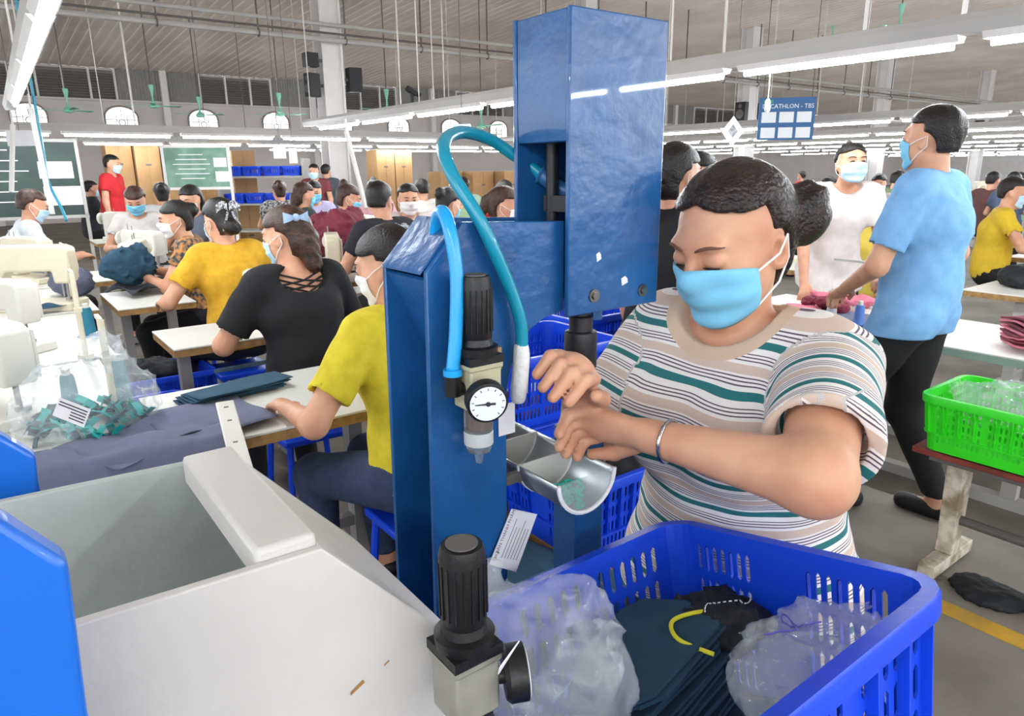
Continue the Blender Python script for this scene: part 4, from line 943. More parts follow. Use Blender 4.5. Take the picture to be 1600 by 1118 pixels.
stand_post('cream thread stand post in front of the big cream machine', pz(112, 470, .75), .34)
spool('teal thread cone on a pale blue base beside the stand post', pz(133, 524, .75)+Vector((.02, -.02, .006)), M_TEALT, .13, .032, mat('pale_blue_plastic', '#7fa6d6', .5))
spool('dark teal thread cone behind the printed paper tag in the bag', pz(118, 650, .75)+Vector((0, .08, .0)), M_TEALT, .12, .03)
spool('dark teal thread cone inside the clear bag near the post', pz(172, 640, .75)+Vector((.05, .05, 0)), M_TEALT, .15, .03)
# clear bag of teal tags
bagc = Vector((.17, 2.36, .75))
lump('plastic_bag', 'large clear plastic bag full of small teal tags on the left table', 'plastic bag', bagc+Vector((0, 0, .10)), (.19, .17, .13), M_BAG, None, .03, 11, .009, flat=-.098, extra=[Cap((.05, .05, .05), (.06, .08, .13), .09, .06, k=.06)])
M_TAG = mat('teal_tag', '#1fa7a4', .5); M_TAGD = mat('dark_tag', '#2c4b55', .5)
tagme = {}
for k_, mm_ in ((0, M_TAG), (1, M_TAGD)):
    b = MB(); b.grid([[(-.03, -.012, .0), (.0, -.012, .006), (.03, -.012, 0)], [(-.03, .012, .002), (.0, .012, .008), (.03, .012, .001)]]); tagme[k_] = b.mesh('tag', mm_)
for i in range(95):
    a = random.uniform(0, 6.28); r_ = math.sqrt(random.random()); x, y = .165*r_*math.cos(a), .145*r_*math.sin(a)
    o = link('fabric_tag', tagme[0 if random.random() < .68 else 1]); o.location = bagc+Vector((x, y, .008+.075*(1-r_*r_)*random.random()+.01)); o.rotation_euler = (random.uniform(-.9, .9), random.uniform(-.9, .9), random.uniform(0, 6)); s_ = random.uniform(.8, 1.2); o.scale = (s_, s_, s_)
    md = o.modifiers.new('t', 'SOLIDIFY'); md.thickness = .0015
    props(o, 'small folded teal tag among many inside the clear bag', 'tag', 'teal tags in the clear bag')
pt = px(112, 644, 1.86); b = MB(); ex, ey = (RV*.9+UV*-.35).normalized(), (UV*.9+RV*.35).normalized()
b.add([pt-ex*.045-ey*.026, pt+ex*.045-ey*.026, pt+ex*.045+ey*.026, pt-ex*.045+ey*.026], [(0, 1, 2, 3)]); o = b.obj('paper_tag', M_PAPER, thick=.0006); props(o, 'white printed paper label on the clear bag of teal tags', 'label')
b = MB(); fwn = -FW*.0012
for i in range(5):
    y_ = .018-.008*i; x0 = -.04 if i < 2 else -.002
    b.add([pt+ex*x0+ey*y_+fwn, pt+ex*.04+ey*y_+fwn, pt+ex*.04+ey*(y_-.003)+fwn, pt+ex*x0+ey*(y_-.003)+fwn], [(0, 1, 2, 3)])
b.obj('print_lines', M_INK, o)
# cut fabric on the near table
sheet('fabric_sheet', 'grey-violet cut fabric sheet lying at the front of the near table', 'fabric', (.27, 2.14, .757), .34, .26, M_GREYV, .5, .012, 9, seed=1)
sheet('fabric_sheet', 'grey-violet cut fabric folded under the white slotted bar', 'fabric', (.47, 2.2, .757), .30, .34, M_GREYV, .1, .012, 10, seed=2.5)
sheet('fabric_sheet', 'grey-violet fabric hanging over the near edge of the table', 'fabric', (.25, 2.0, .77), .5, .22, M_GREYV, -.1, .012, 12, seed=4, drop=.1)
for i in range(5): sheet('fabric_sheet', 'dark teal cut piece in the flat pile behind the bag, %s layer' % 'lowest second third fourth topmost'.split()[i], 'fabric', (.60+.008*i, 2.43-.004*i, .754+.007*i), .34, .12, M_TEALF, .1+.03*i, .004, 8, seed=i, thick=.003, group='dark teal pile on the near table')
bar = thing('slotted_bar', 'white metal bar with slots leaning over the front of the near table', 'bar', (.45, 1.83, .80)); d_ = Vector((.08, .46, .09)).normalized()
rotb = d_.to_track_quat('Y', 'Z').to_matrix(); b = MB(); b.box((0, 0, 0), (.05, .48, .012), rotb); b.obj('bar_body', M_MWHITE, bar, bevel=.003)
b = MB(); [b.box(rotb @ Vector((0, y, .0066)), (.012, .005, .0012), rotb) for y in (-.12, .0, .12, .2)]; b.obj('slot', M_DARK, bar)
b = MB(); b.cyl((0, -.2, -.06), (0, -.2, -.80), .012, n=8); b.obj('post', M_STEEL, bar)
sheet('fabric_sheet', 'dark blue padded fabric parts beside the big cream machine', 'fabric', (.28, 4.62, .765), .2, .1, M_TEALF, .4, .02, 16, seed=3)
sheet('fabric_sheet', 'dark grey work pieces lying before the flower-shirt woman', 'fabric', (.85, 5.0, .765), .5, .3, mat('charcoal_fabric', '#30343c', .8, bump=.3, bscale=80), .4, .03, 12, seed=5)
lump('fabric_bundle', 'blue-grey fabric bundle in the hands of the flower-shirt woman', 'fabric', (.72, 5.05, .93), (.16, .1, .12), M_TEALF, None, .03, 14, .012)
lump('fabric_bundle', 'heap of blue-grey fabric behind the big cream machine', 'fabric', (.42, 5.2, .845), (.12, .16, .1), M_GREYV, None, .03, 12, .014)
sheet('fabric_sheet', 'quilted blue-grey cloth hanging from the second table', 'fabric', (.98, 3.2, .64), .5, .02, mat('quilt_fabric', '#4c6274', .85, bump=.5, bscale=40), 0, .0, 3).rotation_euler = (math.pi/2, 0, .05)
bpy.context.view_layer.update()
crate('blue crate with black fabric between the first and second tables', (.62, 4.1, 0), 0, .55, .38, .46); lump('fabric_bundle', 'black fabric heaped in the crate beside the second table', 'fabric', (.58, 4.1, .46), (.2, .14, .07), M_BLACKF, None, .02, 16, .012)
crate('blue crate on the floor left of the second table', (.42, 3.1, .12), 1.57, .5, .36, .42)
# workers of line 1
YEL = cloth('bright_yellow', '#d9c832', '#c7b424'); MUS = cloth('mustard', '#d9a92c', '#c9971f'); BLK = cloth('black', '#16161a')
person('person', 'woman in bright yellow tee and jeans, seated nearest left of the press', (1.0, 1.82, 0), (-.25, 1), 'sit', 1.62, hands=((-.28, .28, .80), (.12, .34, .80)), lean=.12, yaw=.35, nod=.25, shirt=YEL, pants=M_JEANS, hair='low', mask=M_MASKW, res=.0085, seat=.50, sleeve=.7)
_, BI = person('person', 'woman in black top with crossed back straps and blue bow', (1.02, 2.80, 0), (-.1, 1), 'sit', 1.62, hands=((-.2, .34, .80), (.2, .34, .80)), lean=.1, yaw=.5, nod=.2, shirt=BLK, hair='low', hairm=M_HAIRB, mask=M_MASKL, res=.0085, seat=.52, sleeve=.75, stout=1.05, neck=1.1, backopen=True)
person('person', 'woman in mustard tee with a striped ribbon in black hair', (1.07, 3.95, 0), (-.15, 1), 'sit', 1.62, hands=((-.28, .3, .80), (.15, .36, .80)), lean=.1, yaw=.1, nod=.3, shirt=MUS, hair='roll', mask=M_MASKL, res=.0105, seat=.52, sleeve=.6)
M_FLOW = mat('flower_print', '#1d3b47', .85, var=.9, vscale=38, color2='#c98a4a')
person('person', 'woman in dark flower-print blouse and white mask pulling fabric', (1.19, 4.98, 0), (-.95, .35), 'sit', 1.6, hands=((-.06, .40, .86), (.12, .42, .88)), lean=.22, yaw=.1, nod=.15, shirt=M_FLOW, hair='bun', mask=M_MASKW, res=.0105, seat=.50, sleeve=.45)
for x, y, nm in ((.93, 1.8, 'bright yellow tee'), (.92, 2.8, 'black strappy top'), (.98, 3.95, 'mustard tee'), (1.18, 4.98, 'flower-print blouse')): stool('blue plastic stool under the woman in the %s' % nm, (x+.07, y, 0), M_CRATE, .44)
o = bpy.data.objects
# the black top's crossed straps and the two hair ornaments
bt = [p_ for p_ in COL.objects if p_.get('label', '').startswith('woman in black top')][0]
b = MB(); nb = BI['neckb']
def onback(x, z):
    lo_, hi_ = .0, .3
    for _ in range(16):
        m_ = (lo_+hi_)/2; ins = field(BI['prims'], _n([[x, -m_, z]]))[0] < .006; lo_, hi_ = (m_, hi_) if ins else (lo_, m_)
    return Vector((x, -hi_, z))
for sx in (-1, 1):
    for k_ in range(3): b.tube([onback(sx*(.10-.2*i_/10), float(nb[2])-.012-.022*k_-.045*i_/10+.02*abs(i_/10-.5)) for i_ in range(11)], .0042, 6)
b.obj('back_strap', BLK, bt, smooth='all')
hcv = Vector(bt['hc']); b = MB()
for sx in (-1, 1): b.grid([[hcv+Vector((sx*(.008+.045*i/4), -.098-.01*math.sin(i*.8), .085+(j-1)*.016*(.35+i/4))) for j in range(3)] for i in range(5)])
b.ball(hcv+Vector((0, -.10, .085)), .014, 8, 6); b.obj('hair_bow', mat('bow_blue', '#9fb9d9', .7), bt, thick=.003)
mt = [p_ for p_ in COL.objects if p_.get('label', '').startswith('woman in mustard')][0]; hcv = Vector(mt['hc']); b = MB()
for sx in (-1, 1):
    b.grid([[hcv+Vector((sx*(.005+.06*i/4), -.115, .075+(j-.5)*.02+.012*math.sin(i))) for j in range(3)] for i in range(5)]); b.grid([[hcv+Vector((sx*(.012+.008*i), -.118, .06-.025*i+(j-.5)*.0)) + Vector((.012*j, 0, 0)) for j in range(2)] for i in range(5)])
b.obj('hair_ribbon', mat('ribbon', '#2a2a30', .7, var=.9, vscale=120, color2='#e6e6ea'), mt, thick=.002)
# ------------------------------------------------------------------ right of the press
M_GTAB = mat('green_grey_edge', '#8fa89a', .5)
table('long white work table behind the man in the blue polo', 3.42, 4.1, -.6, 2.5, .70, m=M_TABLE, edge=M_GTAB)
M_REDT = mat('red_brown_board', '#8c3b33', .6, var=.4, vscale=10); M_OLDW = mat('chipped_white_paint', '#d3cdbb', .6, var=.45, vscale=16, color2='#8a7a62')
st = thing('work_stool', 'old bench with red board top and chipped white legs under the green crate', 'bench', (2.78, .72, 0))
b = MB(); b.box((0, 0, .49), (.34, .62, .022)); b.obj('board', M_REDT, st, bevel=.003)
b = MB(); b.box((-.15, 0, .475), (.03, .5, .02)); b.obj('edge_strip', M_DARK, st)
for sy in (-1, 1):
    b = MB(); b.prism([(-.05, .48), (.05, .48), (.035, .06), (-.035, .06)], (0, sy*.2-.03, 0), XU, ZW, YV, .06); b.box((0, sy*.2, .035), (.34, .06, .05)); b.obj('leg', M_OLDW, st, bevel=.004)
b = MB(); b.cyl((0, -.2, .2), (0, .2, .2), .018, n=12); b.obj('crossbar', M_DARK, st)
b = MB(); b.box((-.02, .04, .511), (.22, .36, .02)); props(b.obj('foam_board', M_OLDW), 'pale board lying between bench and green crate', 'board').location = (2.78, .72, 0)
crate('bright green slotted crate filled with clear plastic on the bench', (2.74, .72, .522), 1.57, .55, .36, .20, M_CRATEG, rows=[(.03+i*.03, .03+i*.03+.024) for i in range(5)])
lump('plastic_bag', 'crumpled clear plastic sheets heaped in the green crate', 'plastic bag', (2.74, .74, .70), (.14, .24, .075), M_BAG, None, .035, 16, .01)
lump('cloth_scrap', 'black cloth scrap on the floor beside the bench foot', 'cloth', pz(1548, 926, .012), (.1, .13, .03), M_BLACKF, None, .012, 14, .008, flat=-.012)
BLUE = cloth('sky_blue', '#7fb2e2', '#73a6d8'); WHT = cloth('white_tee', '#d9d3d0', '#cfc8c5')
person('person', 'man in sky blue polo and black trousers walking by the table', (3.04, 1.26, 0), (-.05, 1), 'stand', 1.72, hands=((-.12, .24, 1.0), (.12, .12, 1.06)), yaw=-.15, shirt=BLUE, girl=False, hair='short', mask=M_MASKB, res=.0085, sleeve=.75, feet=((-.06, .16, .0), (.1, -.16, 0)), poles=((-.9, -.6, -.3), (1, -.6, .1)), collar=True, collarm=cloth('sky_blue_collar', '#6ea2d6'), neck=.85, hem=-.10)
person('person', 'man in white henley tee facing us behind the work table', (4.32, 2.36, 0), (-.62, -.78), 'stand', 1.64, hands=((-.26, .22, .78), (.24, .24, .78)), lean=.22, nod=-.1, shirt=WHT, girl=False, hair='short', mask=M_MASKL, res=.0105, sleeve=.65, neck=1.1, hem=-.12)
person('person', 'woman in black tee standing right behind the blue press', (2.06, 1.76, 0), (.98, .1), 'stand', 1.58, hands=((-.22, .1, .80), (.24, .14, .80)), yaw=-.1, shirt=BLK, hair='pony', mask=M_MASKB, res=.008, sleeve=.6)
person('person', 'person with black fringe half hidden behind the woman in black tee', (px(1080, 262, 3.2).x, px(1080, 262, 3.2).y, 0), (.3, -1), 'stand', 1.56, shirt=cloth('pale_tee', '#b9c4d2'), hair='bowl', mask=M_MASKL, res=.012, yaw=.6)
# things on the work table
for i in range(9): lump('fabric_bundle', 'pink strap bundle on the work table, %s of the heap by the cones' % 'first second third fourth fifth sixth seventh eighth ninth'.split()[i], 'fabric', (3.75+.12*(i % 3)+.03*random.random(), 1.95+.1*(i//3), .735+.02*(i % 2)), (.06, .045, .03), M_PINK if i % 3 else M_BURG, None, .02, 24, .009, seed=i)
for i in range(8):
    o = sheet('fabric_piece', 'red folded strap piece in the pile right of the blue polo, layer %s' % 'one two three four five six seven eight'.split()[i], 'fabric piece', (3.68, .95, .712+.016*i), .22, .34, M_BURG if i % 2 else M_PINK, .5+.05*i, .012, 8, thick=.008, seed=i*.3, group='folded red pieces on the work table')
spool('silver grey thread cone standing among the pink bundles', (3.62, 1.93, .70), mat('grey_thread', '#a9abb2', .6), .14, .03)
spool('dark red thread cone standing among the pink bundles', (3.70, 1.72, .70), mat('red_thread', '#5e1e2e', .6), .15, .028)
spool('white thread cone beside the small metal frame', (3.53, 1.62, .70), M_MWHITE, .12, .03)
spool('blue plastic cone lying before the white thread cone', (3.5, 1.72, .715), mat('cone_blue', '#4f76c4', .5), .1, .03)
sheet('fabric_sheet', 'grey cut sheet on the work table behind the operator\'s shoulder', 'fabric', (3.62, 1.95, .705), .36, .5, M_GREYV, .1, .003, 5)
sheet('fabric_sheet', 'pink cut sheet on the work table beside the blue cone', 'fabric', (3.62, 2.12, .712), .26, .2, M_PINK, .3, .006, 7)
fr = thing('wire_frame', 'small white metal frame standing on the work table', 'frame', (3.58, 1.66, .70))
b = MB(); b.box((0, 0, .16), (.012, .012, .32)); b.box((0, .13, .32), (.012, .27, .012)); b.box((0, 0, .004), (.1, .06, .008)); b.obj('post', M_MWHITE, fr)
b = MB(); b.tube([(3.62, .72, .706), (3.66, .80, .708)], .007, 8); b.ball((3.66, .80, .71), .014); props(b.obj('small_tool', mat('tool_brown', '#6b3a33', .4)), 'small brown tool lying at the near end of the work table', 'tool')
# blue crates behind the press, on a low pallet
b = MB()
pl = thing('pallet', 'low wooden pallet carrying the blue crates behind the press', 'pallet', (1.55, 1.6, 0))
for i in range(6): b = MB(); b.box((-.45+.18*i, 0, .40), (.15, .9, .02)); b.obj('plank', M_WOOD, pl)
for sy in (-1, 0, 1): b = MB(); b.box((0, sy*.4, .195), (1.0, .07, .39)); b.obj('bearer', M_WOOD, pl)
crate('nearest blue crate behind the press with a worn white sticker', (1.47, 1.47, .41), 0, .56, .40, .25); b = MB(); b.box((0, 0, 0), (.09, .002, .07)); props(b.obj('sticker', M_PAPER), 'torn white sticker on the nearest blue crate', 'sticker').location = (1.50, 1.262, .56)
lump('fabric_bundle', 'dark fabric pieces inside the nearest blue crate', 'fabric', (1.45, 1.47, .56), (.2, .13, .07), M_BLACKF, None, .02, 16, .012)
crate('blue crate behind the nearest one, lower of its stack', (1.5, 1.92, .41), 0, .56, .40, .25)
crate('blue crate stacked on top of the back crate', (1.5, 1.92, .655), 0, .56, .40, .25)
crate('blue crate further right in the back row', (2.15, 2.25, .41), 0, .56, .40, .25)
crate('blue crate stacked on the right back crate', (2.15, 2.25, .655), 0, .56, .40, .25)
t = thing('snack_box', 'small orange and green carton on the crates beside the gauge', 'carton', pz(828, 650, .64))
b = MB(); b.box((0, 0, .05), (.15, .12, .10)); b.obj('carton', mat('orange_print', '#d98a4a', .6, var=.8, vscale=20, color2='#5d8a4a'), t)
b = MB(); b.box((0, 0, .1015), (.14, .11, .003)); b.obj('flap', M_PAPER, t)
sheet('fabric_sheet', 'dark teal cloth draped low behind the press column', 'fabric', (.98, 1.25, .43), .4, .4, M_TEALF, .3, .02, 8)
# ------------------------------------------------------------------ second line and the far hall
def worker(label, x, y, d, face, shirt, hair='short', mask=None, pose='sit', girl=True, yaw=0., nod=.15, H=1.6, seat=.56, res=.0175, hm=None, hands=None, lean=.08, **k):
    p = px(x, y, d)
    return person('person', label, (p.x, p.y, 0), face, pose, H, hands=hands or (((-.12, .38, .86), (.14, .38, .86)) if pose == 'sit' else (None, None)), lean=lean, yaw=yaw, nod=nod, shirt=shirt, hair=hair, hairm=hm, mask=mask, girl=girl, res=res, seat=seat, fingers=d < 6, **k)
worker('man in black tee and black mask looking over his shoulder', 605, 300, 4.6, (-.2, 1), cloth('charcoal', '#23232b'), 'short', M_MASKK, girl=False, yaw=-1.0, res=.0115, H=1.68)
worker('man in white tee and white mask facing us beside the black-masked man', 638, 288, 5.6, (-.5, -.8), WHT, 'short', M_MASKW, girl=False, yaw=.25, res=.0135)
worker('woman in pink patterned blouse bending over her work', 668, 303, 5.0, (.9, .2), mat('pink_print', '#d2939c', .85, var=.4, vscale=60, color2='#b76f7c'), 'bun', M_MASKB, nod=.4, lean=.3, res=.0135)
worker('person in sage green tee behind the teal hose', 718, 318, 6.3, (.3, 1), cloth('sage', '#8a9f80'), 'short', None, girl=False, res=.015)
worker('woman with brown ponytail and white mask left of the press head', 768, 303, 4.4, (.75, -.5), cloth('dusty', '#b7a59a'), 'pony', M_MASKW, hm=M_HAIRB, res=.0135)
worker('man in red shirt partly hidden behind the press head', 792, 285, 6.6, (.3, 1), cloth('red_b', '#b3362f'), 'short', None, girl=False, res=.015)
worker('woman in grey tee with brown bun and blue mask', 516, 300, 6.0, (.75, -.2), cloth('heather', '#a3aaa4'), 'highbun', M_MASKB, hm=M_HAIRB, nod=.35, lean=.2, res=.0135)
worker('woman in lilac tee and blue mask facing us', 490, 284, 7.8, (-.4, -.9), cloth('lilac', '#b9b3d6'), 'pony', M_MASKB, nod=.25)
worker('woman in dark green tee turned to the lilac woman', 462, 293, 6.6, (.9, .1), cloth('dark_olive', '#3a3d3a'), 'low', M_MASKB, hm=M_HAIRB)
worker('woman in black and white patterned blouse at the left of the second line', 437, 287, 8.2, (.2, 1), mat('bw_print', '#1c1c20', .85, var=.95, vscale=45, color2='#c9c6c6'), 'bun', None, hm=M_HAIRB)
worker('worker with high bun and white mask behind the black-masked man', 583, 285, 8.0, (-.3, -.9), cloth('rose', '#c99aa5'), 'highbun', M_MASKW)
worker('worker with short hair before the low cardboard boxes', 662, 284, 8.0, (.2, 1), cloth('pale_b', '#cfcac4'), 'short', None, girl=False)
worker('worker in mint tee far left of the press head', 726, 286, 9.4, (.3, 1), cloth('mint', '#a9c9b5'), 'short', None, girl=False)
worker('man in red tee and mask walking past the tall cardboard boxes', 166, 262, 9.6, (.8, -.5), cloth('red', '#c4262d'), 'short', M_MASKL, 'stand', girl=False, H=1.74, seat=.5)
worker('worker with bowl-cut brown hair and blue mask in white tee', 213, 285, 6.4, (-.3, -.9), WHT, 'bowl', M_MASKB, hm=M_HAIRB, nod=.45, lean=.25)
worker('worker with black hair in white tee beside the bowl-cut worker', 251, 287, 7.4, (.2, 1), cloth('white_b', '#dcdce0'), 'bun', None)
worker('dark-haired worker in glasses behind the ribbon woman', 305, 292, 6.0, (-.7, -.6), cloth('slate', '#59606e'), 'low', M_MASKW, nod=.3)
worker('worker at the far left edge in blue mask reaching to a handwheel', 6, 285, 5.2, (.95, .1), cloth('pale_check', '#c9cfd8'), 'short', M_MASKL, nod=.4, lean=.2, res=.0135, hm=M_HAIRB)
worker('standing worker with mask in the back beside the pillar', 493, 268, 11.5, (-.6, -.7), cloth('dark_red', '#6b3036'), 'short', M_MASKL, 'stand', girl=False)
worker('second standing worker in the back beside the pillar', 507, 268, 11.8, (.6, .7), cloth('steel', '#4a4f59'), 'short', None, 'stand', girl=False)
worker('seated worker in dark shirt left of the man in red', 130, 272, 10.2, (.9, .1), cloth('dark_c', '#2d3038'), 'short', M_MASKL, girl=False)
for k, (x, y, d, c, nm) in enumerate(((1374, 284, 8.5, '#b9b4b0', 'grey tee between the two standing men'), (1545, 290, 9.5, '#5a3a38', 'brown shirt, leftmost at the far right'), (1580, 300, 9.0, '#46536b', 'slate shirt at the right picture edge'), (1560, 322, 5.6, '#d9b52e', 'yellow tee at the far right beyond the polo'), (1392, 300, 10.5, '#7b8a6b', 'olive shirt deep between the two men'), (1120, 275, 9.5, '#8a6a9a', 'violet shirt right of the press head'))):
    worker('distant seated worker in %s' % nm, x, y, d, (random.uniform(-1, 1), random.uniform(-1, .2)), cloth('far%d' % k, c), random.choice(['short', 'pony', 'bun']), M_MASKL, girl=k % 2 == 0)
# work tables and machines of the second line and beyond
for k, (x0, x1, y0, y1) in enumerate(((1.65, 2.3, 4.55, 4.93), (2.75, 3.3, 3.75, 4.4), (2.85, 3.4, 5.45, 6.0), (2.8, 3.4, 6.35, 6.9), (1.0, 1.7, 7.5, 8.1), (1.0, 1.7, 8.9, 9.5))):
    table('white sewing table of the second line, %s from the camera' % 'first second third fourth fifth sixth'.split()[k], x0, x1, y0, y1)
    machine('sewing machine on the second line, %s from the camera' % 'first second third fourth fifth sixth'.split()[k], ((x0+x1)/2, (y0+y1)/2, .75), (1.2, .4, 2.0, 1.5, .8, 2.4)[k], proto2 if k % 2 else proto)
TG = 'sewing stations in the far rows'
TAKEN = [o_.location.xy.copy() for o_ in COL.objects if o_.get('category') in ('person', 'cardboard box')]
n_ = 0; FT = []
for uu in (5.2, 7.2, 9.2, 11.5, 14, 17, 20.5, 24):
    for vv in np.arange(uu*.22, 12.2, 1.7 if uu < 18 else 2.6):
        if (uu < 6 and vv > 8) or (4.6 < vv < 7.2 and uu < 9 and False): continue
        if vv > 9.6 and 6.5 < uu < 12.5: continue
        if min((Vector((uu, vv))-q_).length for q_ in TAKEN) < .75: continue
        row_ = 'first second third fourth fifth sixth seventh eighth'.split()[(5.2, 7.2, 9.2, 11.5, 14, 17, 20.5, 24).index(uu)]; FT.append((uu, float(vv)))
        table('white sewing table in the %s of the crowded far rows' % row_, uu-.4, uu+.4, float(vv), float(vv)+.6, group=TG+' tables')
        if len(FT) % 2 == 0: machine('sewing machine in the %s of the crowded far rows' % row_, (uu, float(vv)+.3, .75), random.uniform(0, 6), proto if n_ % 2 else proto2, group=TG)
        if n_ % 3 != 2:
            c_, cn = random.choice([('#b34a4a', 'red'), ('#d8d4cf', 'white'), ('#3b4660', 'navy'), ('#6f7f8f', 'slate'), ('#c9b04a', 'yellow'), ('#8fb0a0', 'mint'), ('#2b2b33', 'black'), ('#c08a98', 'pink')]); hs_ = random.choice(['short', 'pony', 'bun', 'low']); mk_ = random.choice([M_MASKL, M_MASKB, None])
            person('person', 'distant worker in %s tee with %s, %s, in the %s of the far rows' % (cn, {'short': 'short hair', 'pony': 'ponytail', 'bun': 'hair bun', 'low': 'loose hair'}[hs_], 'unmasked' if mk_ is None else 'masked', row_), (uu+random.uniform(-.1, .1), float(vv)-.3, 0), (random.uniform(-.6, .6), 1), 'sit', 1.6, hands=((-.12, .38, .86), (.14, .38, .86)), shirt=cloth('fr'+c_, c_), hair=hs_, mask=mk_, res=.022 if uu < 18 else .03, seat=.52, fingers=False, eyes=False, group='workers in the far rows')
        n_ += 1
bun = None
for k, (uu, vv, z) in enumerate([(x_, y_+.4, .815) for x_, y_ in FT[::2]]):
    mm_ = (M_BLACKF, M_TEALF, M_PINK, M_GREYV)[k % 4]
    if k < 4: o = lump('fabric_bundle', 'x', 'fabric', (uu, vv, z), (.2, .14, .08), mm_, None, .02, 14, .018, seed=k, flat=-.064); lumps_ = (lumps_ if k else [])+[o]
    else: o = lumps_[k % 4].copy(); COL.objects.link(o); o.location = (uu, vv, z); o.rotation_euler = (0, 0, math.pi*(k % 2))
    props(o, '%s fabric bundle on a table in the far row %.0f metres away' % (('black', 'dark teal', 'pink', 'grey')[k % 4], math.hypot(uu, vv)), 'fabric', 'fabric bundles in the far rows')
# burgundy fabric heap on a white tubular frame
lump('fabric_heap', 'big heap of burgundy fabric on a white frame trolley', 'fabric', px(530, 368, 5.6), (.28, .24, .2), M_BURG, None, .05, 9, .016)
tr_ = px(540, 392, 5.6); t = thing('white_trolley', 'white tubular trolley under the burgundy fabric', 'trolley', (tr_.x, tr_.y, 0))
for sx in (-1, 1):
    b = MB(); b.tube([(sx*.28, -.22, .02), (sx*.28, -.22, .78), (sx*.28, .22, .78), (sx*.28, .22, .02)], .018, 8); b.obj('side_frame', M_MWHITE, t)
b = MB(); b.box((0, -.22, .76), (.56, .03, .03)); b.box((0, .22, .5), (.56, .03, .03)); b.box((0, 0, .55), (.55, .42, .02)); b.obj('shelf', M_MWHITE, t)
lump('plastic_bag', 'clear bag of parts beside the burgundy heap', 'plastic bag', px(612, 372, 4.4), (.16, .12, .1), M_BAG, None, .03, 13, .014)
# tall cardboard boxes
M_CARD = mat('cardboard_brown', '#b08a60', .85, var=.12, vscale=6)
def carton(label, x, y, w, d_, z0, z1, group):
    t = thing('cardboard_box', label, 'cardboard box', (x, y, z0), 0, group); h = z1-z0
    b = MB(); b.box((0, 0, h/2), (w, d_, h)); b.obj('carton', M_CARD, t, bevel=.006)
    for s in (.2, .82): b = MB(); b.box((0, -d_/2-.001, h*s), (.09, .004, .03)); b.obj('hand_slot', M_DARK, t)
    b = MB(); b.box((0, -d_/2-.002, h*.5), (.004, .004, h*.98)); b.obj('seam', M_EDGE, t)
for k in range(4): carton('tall cardboard box behind the man in red, %s from the left' % 'first second third fourth'.split()[k], 2.15+.42*k, 14.4-.12*k, .40, .5, 0, 2.0-.02*k, 'tall cardboard boxes on the left')
carton('tall cardboard box right of the chalkboard with white frame', 3.95, 13.4, .40, .5, 0, 1.85, 'tall cardboard boxes on the left')
for k in range(2): carton('tall cardboard box behind the pillar, %s one' % ('left', 'right')[k], 7.0+.42*k, 13.9, .40, .5, 0, 1.9, 'tall cardboard boxes by the pillar')
for k in range(7): carton('lower cardboard box in the row left of the press, %s from the left' % 'first second third fourth fifth sixth seventh'.split()[k], 7.6+.55*k, 12.3-.3*k, .5, .5, 0, 1.45, 'row of lower cardboard boxes')
# chalkboards
M_CHALK = mat('chalkboard', '#2c3b39', .6, var=.25, vscale=5, color2='#34473f'); M_CHALK2 = mat('chalkboard_green', '#5f8272', .6, var=.25, vscale=5, color2='#7a9a8a')
def board(label, a, c, z0, z1, m, fm):
    a = Vector((*a, 0)); c = Vector((*c, 0)); L = (c-a).length; t = thing('chalkboard', label, 'chalkboard', a, math.atan2((c-a).y, (c-a).x))
    b = MB(); b.box((L/2, 0, (z0+z1)/2), (L, .03, z1-z0)); b.obj('panel', m, t)
    b = MB()
    for z in (z0, z1): b.box((L/2, -.01, z), (L+.05, .05, .04))
    for x in (0, L): b.box((x, -.01, (z0+z1)/2), (.04, .05, z1-z0)); b.box((x, 0, z0/2), (.04, .04, z0))
    b.obj('frame', fm, t)
    b = MB()
    for i in range(6):
        z = z1-.12-i*(z1-z0-.2)/6; b.box((L*.42, -.018, z), (L*.62*(.6+.4*((i*7) % 5)/5), .002, .012))
    b.obj('chalk_writing', M_PAPER, t)
    b = MB(); b.box((L*.86, -.02, z0+(z1-z0)*.62), (L*.2, .003, (z1-z0)*.22)); b.box((L*.88, -.02, z0+(z1-z0)*.28), (L*.22, .003, (z1-z0)*.25)); b.obj('paper_note', M_PAPER, t)
board('dark chalkboard with paper notes at the far left', (-.7, 11.0), (1.17, 10.9), .95, 1.9, M_CHALK, M_STEEL)
board('green chalkboard in white frame beside the tall cardboard boxes', (2.4, 11.95), (3.25, 11.55), 1.25, 1.87, M_CHALK2, M_WHITE)
# hanging sign, diamond sign, pendant switch and other things on the rails
M_SIGNB = mat('sign_blue', '#2f5f93', .5); M_SIGNW = mat('sign_white', '#dfe3e8', .6)
sg = thing('hanging_banner', 'blue hanging banner with white lettering and picture panels', 'sign', (8.55, 5.45, 0)); 
SX = Vector((.72, -.69, 0)); b = MB(); c_ = Vector((0, 0, 2.08)); b.box(c_, (.70, .02, .52), SX.to_track_quat('X', 'Z').to_matrix()); b.obj('panel', M_SIGNB, sg)
nr = Vector((-.69, -.72, 0)); 
text_mesh('lettering', 'DECATHLON - TBS', .075, M_SIGNW, sg, c_+SX*-.31+ZW*.13+nr*.012, SX, ZW)
b = MB(); rot_ = SX.to_track_quat('X', 'Z').to_matrix()
for i in range(3):
    for j in range(2): b.box(c_+SX*(-.22+.22*i)+ZW*(.02-.19*j)+nr*.011, (.18, .004, .13), rot_)
b.obj('picture_panel', M_SIGNW, sg)
b = MB(); b.box(c_+SX*-.24+ZW*.215+nr*.011, (.12, .004, .035), rot_); b.obj('green_mark', mat('sign_green', '#3f9a6b', .5), sg)
